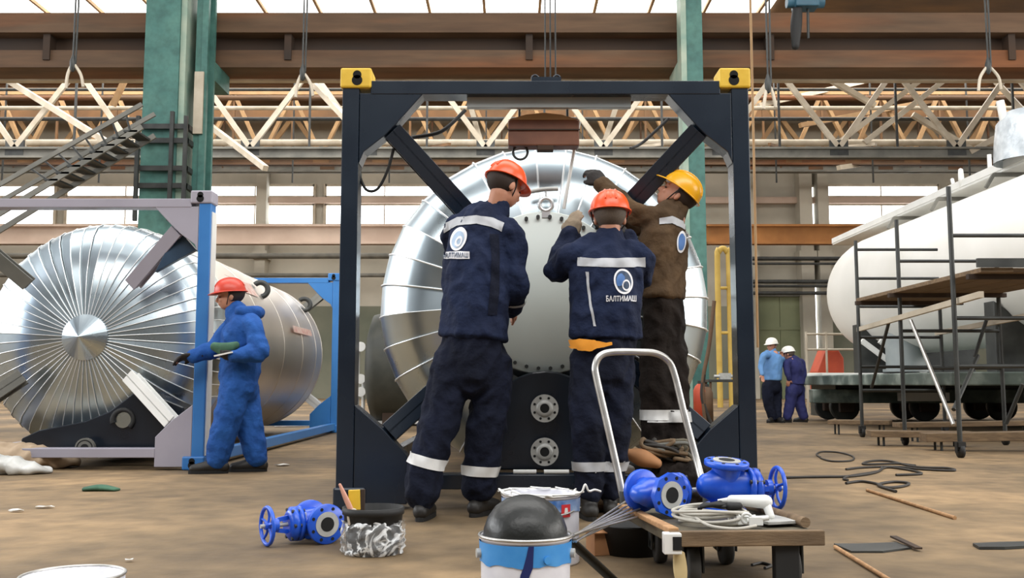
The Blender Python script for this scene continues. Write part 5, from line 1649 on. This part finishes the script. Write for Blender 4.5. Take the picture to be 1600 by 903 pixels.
c = at(821, 842, 2.98)
c.z = 0
h1 = 0.265
t = thing('paint_pail', 'white paint pail with a blue band at the very front', 'pail', c, 'paint pails on the floor')
body = pail(t, c, 0.138, h1, 0.93, band=M['pail_blue'], band_h=0.062)
for s in (-1, 1):
    part(t, 'handle_ear', MB().cyl(c + V((0.135 * s, -0.03, h1 - 0.05)), c + V((0.148 * s, -0.033, h1 - 0.05)), 0.014, n=14), M['flange'])
g0 = -PI / 2 + 0.45
part(t, 'rivet', MB().cyl(c + V((0.135 * math.cos(g0), 0.135 * math.sin(g0), h1 - 0.055)), c + V((0.146 * math.cos(g0), 0.146 * math.sin(g0), h1 - 0.055)), 0.011, n=14), M['pail_blue'])
def pail_patch(body, c, r0, r1, h, outline, m, name):
    """A drip or sticker hugging the pail: outline rows of (height, angle from, angle to)."""
    vs, fs = [], []
    n = 8
    for z, a0, a1 in outline:
        rr = r0 + (r1 - r0) * z / h + 0.005
        for i in range(n + 1):
            g = -PI / 2 + a0 + (a1 - a0) * i / n
            vs.append(c + V((rr * math.cos(g), rr * math.sin(g), z)))
    for j in range(len(outline) - 1):
        for i in range(n):
            fs.append((j * (n + 1) + i, j * (n + 1) + i + 1, (j + 1) * (n + 1) + i + 1, (j + 1) * (n + 1) + i))
    return part(body, name, MB().add(vs, fs, True), m)
pail_patch(body, c, 0.138 * 0.93, 0.138, h1, [(0.252, 0.05, 0.16), (0.22, 0.0, 0.15), (0.19, -0.06, 0.14), (0.17, -0.12, 0.08), (0.14, -0.15, 0.0), (0.11, -0.14, -0.06), (0.09, -0.11, -0.08)], M['paint_drip'], 'paint_drip')
solo('rubber_dome', MB().lathe(c + V((0.0, 0.01, h1 - 0.012)), (0.0, -0.06, 1), [(0.128, -0.02), (0.13, 0.0), (0.127, 0.03), (0.116, 0.062), (0.092, 0.095), (0.06, 0.117), (0.025, 0.128), (0.0, 0.13)], 40), M['dome_black'], 'black rubber dome bulging out of the blue banded pail at the front', 'dome')

c = at(845, 790, 4.0)
c.z = 0
t = thing('paint_pail', 'white paint pail with a red sticker, standing behind the black rubber dome', 'pail', c, 'paint pails on the floor')
body = pail(t, c, 0.158, 0.275, 0.96, band=mat('blue_pail_print', C(52, 98, 160), 0.4, 0, scale=14, c2=C(170, 190, 214)), band_h=0.05)
pail_patch(body, c, 0.152, 0.158, 0.275, [(0.245, 0.5, 0.78), (0.22, 0.5, 0.78), (0.195, 0.5, 0.78)], M['red_sticker'], 'red_sticker')
pail_patch(body, c, 0.153, 0.159, 0.275, [(0.232, 0.6, 0.68), (0.208, 0.58, 0.7)], M['white_plastic'], 'sticker_print')
part(t, 'bail_handle', MB().tube([c + V((-0.16, -0.02, 0.22)), c + V((-0.13, -0.13, 0.2)), c + V((-0.03, -0.19, 0.21)), c + V((0.08, -0.17, 0.21)), c + V((0.16, -0.02, 0.22))], 0.004, 6), M['silver'])
mb = MB()
for i in range(10):
    g = 2 * PI * i / 10
    p = c + V((0.15 * math.cos(g), 0.15 * math.sin(g), 0.28))
    mb.tube([p, p + V((random.uniform(-0.04, 0.04), random.uniform(-0.03, 0.03), random.uniform(0.0, 0.012))), p + V((-0.09 * math.sin(g), 0.09 * math.cos(g), 0.002))], 0.0035, 6)
p = c + V((0.13, -0.08, 0.285))
mb.tube([p, p + V((0.03, -0.02, 0.005)), p + V((0.045, -0.02, 0.035)), p + V((0.06, -0.01, 0.008)), p + V((0.085, 0.0, 0.012)), p + V((0.11, 0.01, 0.004))], 0.0045, 6)
solo('plastic_rag', mb, M['white_plastic'], 'crumpled white plastic strip around the rim of the pail with the red sticker', 'rag')

c = at(583, 830, 4.2)
c.z = 0
t = thing('black_bucket', 'small black bucket half wrapped in clear plastic film, a brush in it', 'bucket', c)
part(t, 'bucket_body', MB().lathe(c, (0, 0, 1), [(0, 0.003), (0.105, 0.003), (0.108, 0), (0.113, 0.05), (0.126, 0.165), (0.132, 0.167), (0.133, 0.195), (0.124, 0.196), (0.108, 0.012), (0, 0.012)], 40), M['rubber'])
mb = MB()
vs, fs, n = [], [], 60
for j in range(12):
    for i in range(n):
        g = 2 * PI * i / n
        q = V((math.cos(g) * 3, math.sin(g) * 3, j * 0.6))
        rr = 0.124 + 0.012 * math.sin(PI * j / 11) + 0.02 * (noise.noise(q * 1.3)) + 0.01 * abs(noise.noise(q * 3.1))
        vs.append(c + V((rr * math.cos(g), rr * math.sin(g), 0.004 + 0.0125 * j + (0.012 * noise.noise(q * 2) if j == 11 else 0))))
for j in range(11):
    for i in range(n):
        fs.append((j * n + i, j * n + (i + 1) % n, (j + 1) * n + (i + 1) % n, (j + 1) * n + i))
part(t, 'plastic_wrap', mb.add(vs, fs, True), M['film'])
a, b = at(531, 757, 4.12), at(549, 798, 4.12)
t2 = thing('paint_brush', 'paint brush with a pale wooden stick leaning in the black bucket', 'brush', b)
part(t2, 'stick', MB().loft([a, (a + b) / 2, b], [(0.006, 0.005), (0.011, 0.007), (0.012, 0.008)], lat=(1, 0, 0)), mat('pink_wood', C(204, 150, 130), 0.6, 0))
part(t2, 'bristle_head', MB().loft([b, b + V((0.012, 0, -0.05))], [(0.022, 0.01), (0.026, 0.012)], lat=(1, 0, 0)), M['pale_steel'])
a, b = at(552, 766, 4.16), at(556, 796, 4.16)
t2 = thing('paint_scraper', 'yellow flat scraper standing in the black bucket next to the brush', 'scraper', b)
part(t2, 'blade', MB().box((a + b) / 2, (0.05, 0.01, 0.085), (V((1, 0, 0.05)).normalized(), V((0, 1, 0)), V((-0.05, 0, 1)).normalized())), M['yellow'], 0.003)
part(t2, 'holder', MB().box((a + b) / 2 + V((0.034, 0.004, 0)), (0.02, 0.014, 0.09)), M['rust_dark'], 0.003)

c = at(114, 900, 3.0)
h3 = max(0.12, at(114, 898, 3.0).z)
c.z = 0
t = thing('tin_pail', 'open tin pail cut off by the bottom edge, only its silver rim showing', 'pail', c)
part(t, 'pail_body', MB().lathe(c, (0, 0, 1), [(0, 0.003), (0.14, 0.003), (0.143, 0), (0.15, h3), (0.145, h3), (0.137, 0.012), (0, 0.012)], 40), M['pail_white'])
part(t, 'rim', MB().ring(c + V((0, 0, h3)), (0, 0, 1), 0.149, 0.005, 48, 8), M['silver'])

# ------------------------------------------------------------------ things around the pails
t = thing('cardboard_box', 'small brown cardboard box between the welding rods and the black tub', 'box', ground(946, 868))
c = ground(946, 868)
part(t, 'carton', MB().box(c + V((0, 0.05, 0.05)), (0.13, 0.1, 0.1), (V((0.95, 0.3, 0)), V((-0.3, 0.95, 0)), Z)), M['cardboard'], 0.003)
part(t, 'flap', MB().box(c + V((0.0, 0.0, 0.104)), (0.12, 0.05, 0.004), (V((0.95, 0.3, 0)), V((-0.29, 0.9, 0.3)), V((0, -0.3, 0.95)))), M['cardboard'])
c = ground(995, 872)
c += V((0, 0.12, 0))
solo('black_tub', MB().lathe(c, (0, 0, 1), [(0, 0.004), (0.11, 0.004), (0.12, 0.0), (0.15, 0.12), (0.155, 0.125), (0.15, 0.128), (0.115, 0.012), (0, 0.012)], 36), M['rubber'], 'shallow black tub on the floor under the trolley handle', 'tub')
a, b = at(893, 842, 3.2), ground(972, 915)
solo('angle_iron', MB().bar(a, b, 0.03, 0.004).bar(a + V((0, 0.014, -0.014)), b + V((0, 0.014, -0.014)), 0.004, 0.03), M['dark_steel'], 'dark angle iron sloping from the front pail down to the floor', 'bar')
c = ground(960, 800)
solo('brown_sack', MB().loft([c + V((-0.16, 0, 0.05)), c + V((0, 0.02, 0.07)), c + V((0.2, 0, 0.05))], [(0.06, 0.05), (0.09, 0.07), (0.06, 0.05)], lat=(0, 1, 0)), mat('brown_sackcloth', C(86, 66, 46), 0.9, 0, c2=C(116, 92, 64), bump=0.5), 'crumpled brown sack on the floor behind the welding rods', 'sack')

# tangle on the bottom beam behind the valves
t = thing('rope_tangle', 'tangle of dark rope and brown straps lying at the brown jacketed man\'s feet', 'rope', (1.05, 5.5, 0.0))
for i in range(10):
    pts = []
    for q in range(6):
        pts.append(at(1000 + random.uniform(0, 85), 700 + random.uniform(-14, 24), 5.45 + random.uniform(-0.08, 0.05)))
    part(t, 'rope_strand', MB().tube(pts, 0.012, 6), (M['cable_dark'], M['wood_dark'], M['grey_steel'], M['platform'])[i % 4])
part(t, 'rope_heap', remesh(MB().loft([(0.78, 5.45, 0.08), (0.9, 5.45, 0.14), (1.08, 5.46, 0.12), (1.18, 5.46, 0.06)], [(0.1, 0.08), (0.12, 0.16), (0.12, 0.13), (0.1, 0.06)], lat=(0, 1, 0)), 0.014, 2, 0.03, 16, off=V(t.location), clamp_z=0.002), M['dark_cloth'])
c = at(1003, 715, 5.38)
solo('brown_glove', MB().loft([c + V((-0.07, 0, 0.02)), c, c + V((0.08, 0, -0.03))], [(0.03, 0.05), (0.05, 0.07), (0.03, 0.05)]), M['cardboard'], 'brown leather glove lying on the rope tangle', 'glove')
c = at(955, 735, 5.5)
solo('white_cloth', MB().loft([at(922, 742, 5.5), at(950, 728, 5.48), at(985, 734, 5.5)], [(0.02, 0.03), (0.04, 0.05), (0.025, 0.03)]), M['reflect_w'], 'crumpled white cloth on the bottom beam by the trolley handle', 'cloth')

# tarpaulin pile by the light grey frame
t = thing('tarpaulin_pile', 'tan tarpaulin bundle with white plastic sheet in front of the light grey frame', 'tarpaulin', ground(50, 735))
mb = MB().loft([ground(-60, 735) + Z * 0.1, ground(10, 733) + Z * 0.1, ground(60, 732) + Z * 0.09, ground(118, 730) + Z * 0.04], [(0.22, 0.12), (0.24, 0.12), (0.2, 0.1), (0.1, 0.03)], lat=(0, 1, 0))
part(t, 'tarpaulin', remesh(mb, 0.02, 2, 0.03, 6, off=V(t.location), clamp_z=0.002), M['tan_tarp'])
mb = MB().loft([ground(-60, 742) + Z * 0.05, ground(0, 741) + Z * 0.07, ground(40, 741) + Z * 0.05, ground(78, 739) + Z * 0.02], [(0.1, 0.07), (0.12, 0.09), (0.1, 0.06), (0.06, 0.02)], lat=(0, 1, 0))
part(t, 'plastic_sheet', remesh(mb, 0.016, 2, 0.022, 6, off=V(t.location), clamp_z=0.002), M['sheet'])

# ------------------------------------------------------------------ floor litter and cables
c = ground(155, 767)
solo('green_rag', remesh_mb if False else MB().loft([c + V((-0.1, 0, 0.012)), c + V((0, 0.02, 0.02)), c + V((0.12, -0.01, 0.01))], [(0.05, 0.015), (0.06, 0.022), (0.04, 0.012)], lat=(0, 1, 0)), M['green_rag'], 'crumpled dark green rag alone on the floor in front of the light grey frame', 'rag')
labs = ['white paper scrap on the floor nearest the left edge', 'larger white paper scrap right of the edge scrap on the bare floor', 'tiny white paper scrap on the bare floor above the silver pail rim', 'white paper scrap lying close to the walking man\'s boots']
for (u, v, s), lab in zip(((25, 800, 0.035), (70, 794, 0.05), (203, 878, 0.018), (440, 728, 0.07)), labs):
    c = ground(u, v)
    mb = MB()
    vs = [c + V((s * math.cos(g) * random.uniform(0.6, 1.3), s * 0.7 * math.sin(g) * random.uniform(0.6, 1.3), 0.004 + random.uniform(0, 0.012))) for g in [i * PI / 4 for i in range(8)]]
    mb.prism(vs, (0, 0, 0.003))
    solo('paper_scrap', mb, M['white_paint'], lab, 'paper scrap', 'paper scraps on the floor')

def floor_cable(pts, r, m, label, name='cable', cat='cable', group=None):
    return solo(name, MB().tube([ground(u, v) + Z * r for u, v in pts], r, 8, 6), M[m], label, cat, group)
G = 'cables strewn on the floor before the scaffold'
floor_cable([(1282, 716), (1276, 711), (1285, 707), (1310, 708), (1332, 714), (1330, 721), (1300, 722), (1282, 717)], 0.009, 'cable_dark', 'dark cable loop on the floor nearest the navy frame post', group=G)
floor_cable([(1322, 735), (1350, 732), (1400, 731), (1440, 735), (1490, 737), (1480, 733), (1430, 731), (1390, 722), (1360, 722), (1350, 727), (1400, 726), (1430, 729)], 0.010, 'cable_dark', 'long dark cable twisted in flat bends before the scaffold caster', group=G)
floor_cable([(1228, 748), (1280, 747), (1330, 746), (1368, 740), (1385, 732), (1420, 736), (1440, 742), (1400, 744)], 0.010, 'cable_dark', 'dark cable running straight away from the trolley valves', group=G)
floor_cable([(1322, 757), (1345, 754), (1370, 758), (1385, 764), (1410, 762), (1420, 757), (1395, 755), (1372, 760), (1400, 770)], 0.010, 'cable_dark', 'short kinked dark cable next to the wooden rod end', group=G)
floor_cable([(1325, 752), (1318, 750), (1330, 745), (1372, 738), (1378, 732)], 0.009, 'cable_dark', 'dark cable bend lying at the middle of the cable mess', group=G)
a, b = ground(1355, 768) + Z * 0.01, ground(1492, 812) + Z * 0.01
solo('wooden_rod', MB().cyl(a, b, 0.011, n=8), M['wood'], 'thin wooden rod on the floor pointing from the cables to the front', 'rod')
a, b = ground(1305, 858) + Z * 0.01, ground(1392, 912) + Z * 0.01
solo('steel_rod', MB().cyl(a, b, 0.009, n=8), M['wood'], 'thin rod on the floor beside the bent dark plate by the trolley', 'rod')
def floor_plate(pts, th, m, label):
    mb = MB().prism([ground(u, v) + Z * 0.001 for u, v in pts], (0, 0, th))
    return solo('scrap_plate', mb, M[m], label, 'plate', 'scrap plates on the floor')
floor_plate([(1303, 852), (1340, 852), (1400, 850), (1425, 858), (1380, 864), (1330, 864)], 0.008, 'dark_steel', 'flat dark scrap plate near the trolley with a strip lying over its end')
a, b = ground(1396, 845) + Z * 0.02, ground(1436, 862) + Z * 0.014
solo('steel_strip', MB().bar(a, b, 0.03, 0.008), M['rust_dark'], 'short brown steel strip lying across the dark scrap plate', 'strip')
floor_plate([(1520, 853), (1560, 851), (1640, 849), (1640, 855), (1570, 859), (1530, 859)], 0.012, 'dark_steel', 'long dark scrap plate running out of the picture')
floor_cable([(1175, 885), (1190, 882), (1205, 886), (1195, 890)], 0.006, 'cable_dark', 'thin black wire loop on the floor under the trolley', 'wire', 'wire')
# ------------------------------------------------------------------ light
w = bpy.data.worlds.new('hall_daylight')
sc.world = w
w.use_nodes = True
nt = w.node_tree
N, L = nt.nodes, nt.links
bg = N['Background']
tc = N.new('ShaderNodeTexCoord')
sx = N.new('ShaderNodeSeparateXYZ')
L.new(tc.outputs['Generated'], sx.inputs['Vector'])
rm = N.new('ShaderNodeValToRGB')
e = rm.color_ramp.elements
e[0].position, e[0].color = 0.0, (0.10, 0.09, 0.08, 1)
e[1].position, e[1].color = 1.0, (0.9, 0.95, 1.0, 1)
k = e.new(0.50); k.color = (0.13, 0.12, 0.11, 1)
k = e.new(0.60); k.color = (0.22, 0.22, 0.22, 1)
k = e.new(0.75); k.color = (0.7, 0.73, 0.76, 1)
mr = N.new('ShaderNodeMapRange')
mr.inputs['From Min'].default_value = -1
mr.inputs['From Max'].default_value = 1
L.new(sx.outputs['Z'], mr.inputs['Value'])
L.new(mr.outputs['Result'], rm.inputs['Fac'])
L.new(rm.outputs['Color'], bg.inputs['Color'])
bg.inputs['Strength'].default_value = 0.55

def area(name, loc, aim, sx_, sy_, power, c=(1, 1, 1)):
    l = bpy.data.lights.new(name, 'AREA')
    l.shape = 'RECTANGLE'
    l.size, l.size_y = sx_, sy_
    l.energy = power
    l.color = c
    o = bpy.data.objects.new(name, l)
    o.location = loc
    o.rotation_euler = (V(aim) - V(loc)).to_track_quat('-Z', 'Y').to_euler()
    col.objects.link(o)
    return o
area('roof_skylight', (0, 9, 14), (0, 9, 0), 26, 9, 2300, (1, 0.97, 0.93))
area('left_hall_windows', (-27, 10, 8.5), (0, 8, 2), 32, 7, 5200, (0.96, 0.98, 1))
area('right_hall_windows', (26, 7, 7.5), (2, 12, 1.5), 30, 7, 4200, (1, 0.98, 0.94))
area('rear_fill_light', (2, -6, 14), (0, 6, 1), 26, 6, 2600, (1, 0.98, 0.95))  # added fill from behind the camera, brightens the cover plate
area('far_bay_skylight', (0, 40, 14.2), (0, 40, 0), 60, 6, 5600, (1, 0.96, 0.9))

vs = sc.view_settings
vs.view_transform = 'Standard'
vs.look = 'None'
vs.gamma = 1.0
vs.use_curve_mapping = False
vs.exposure = 0.2
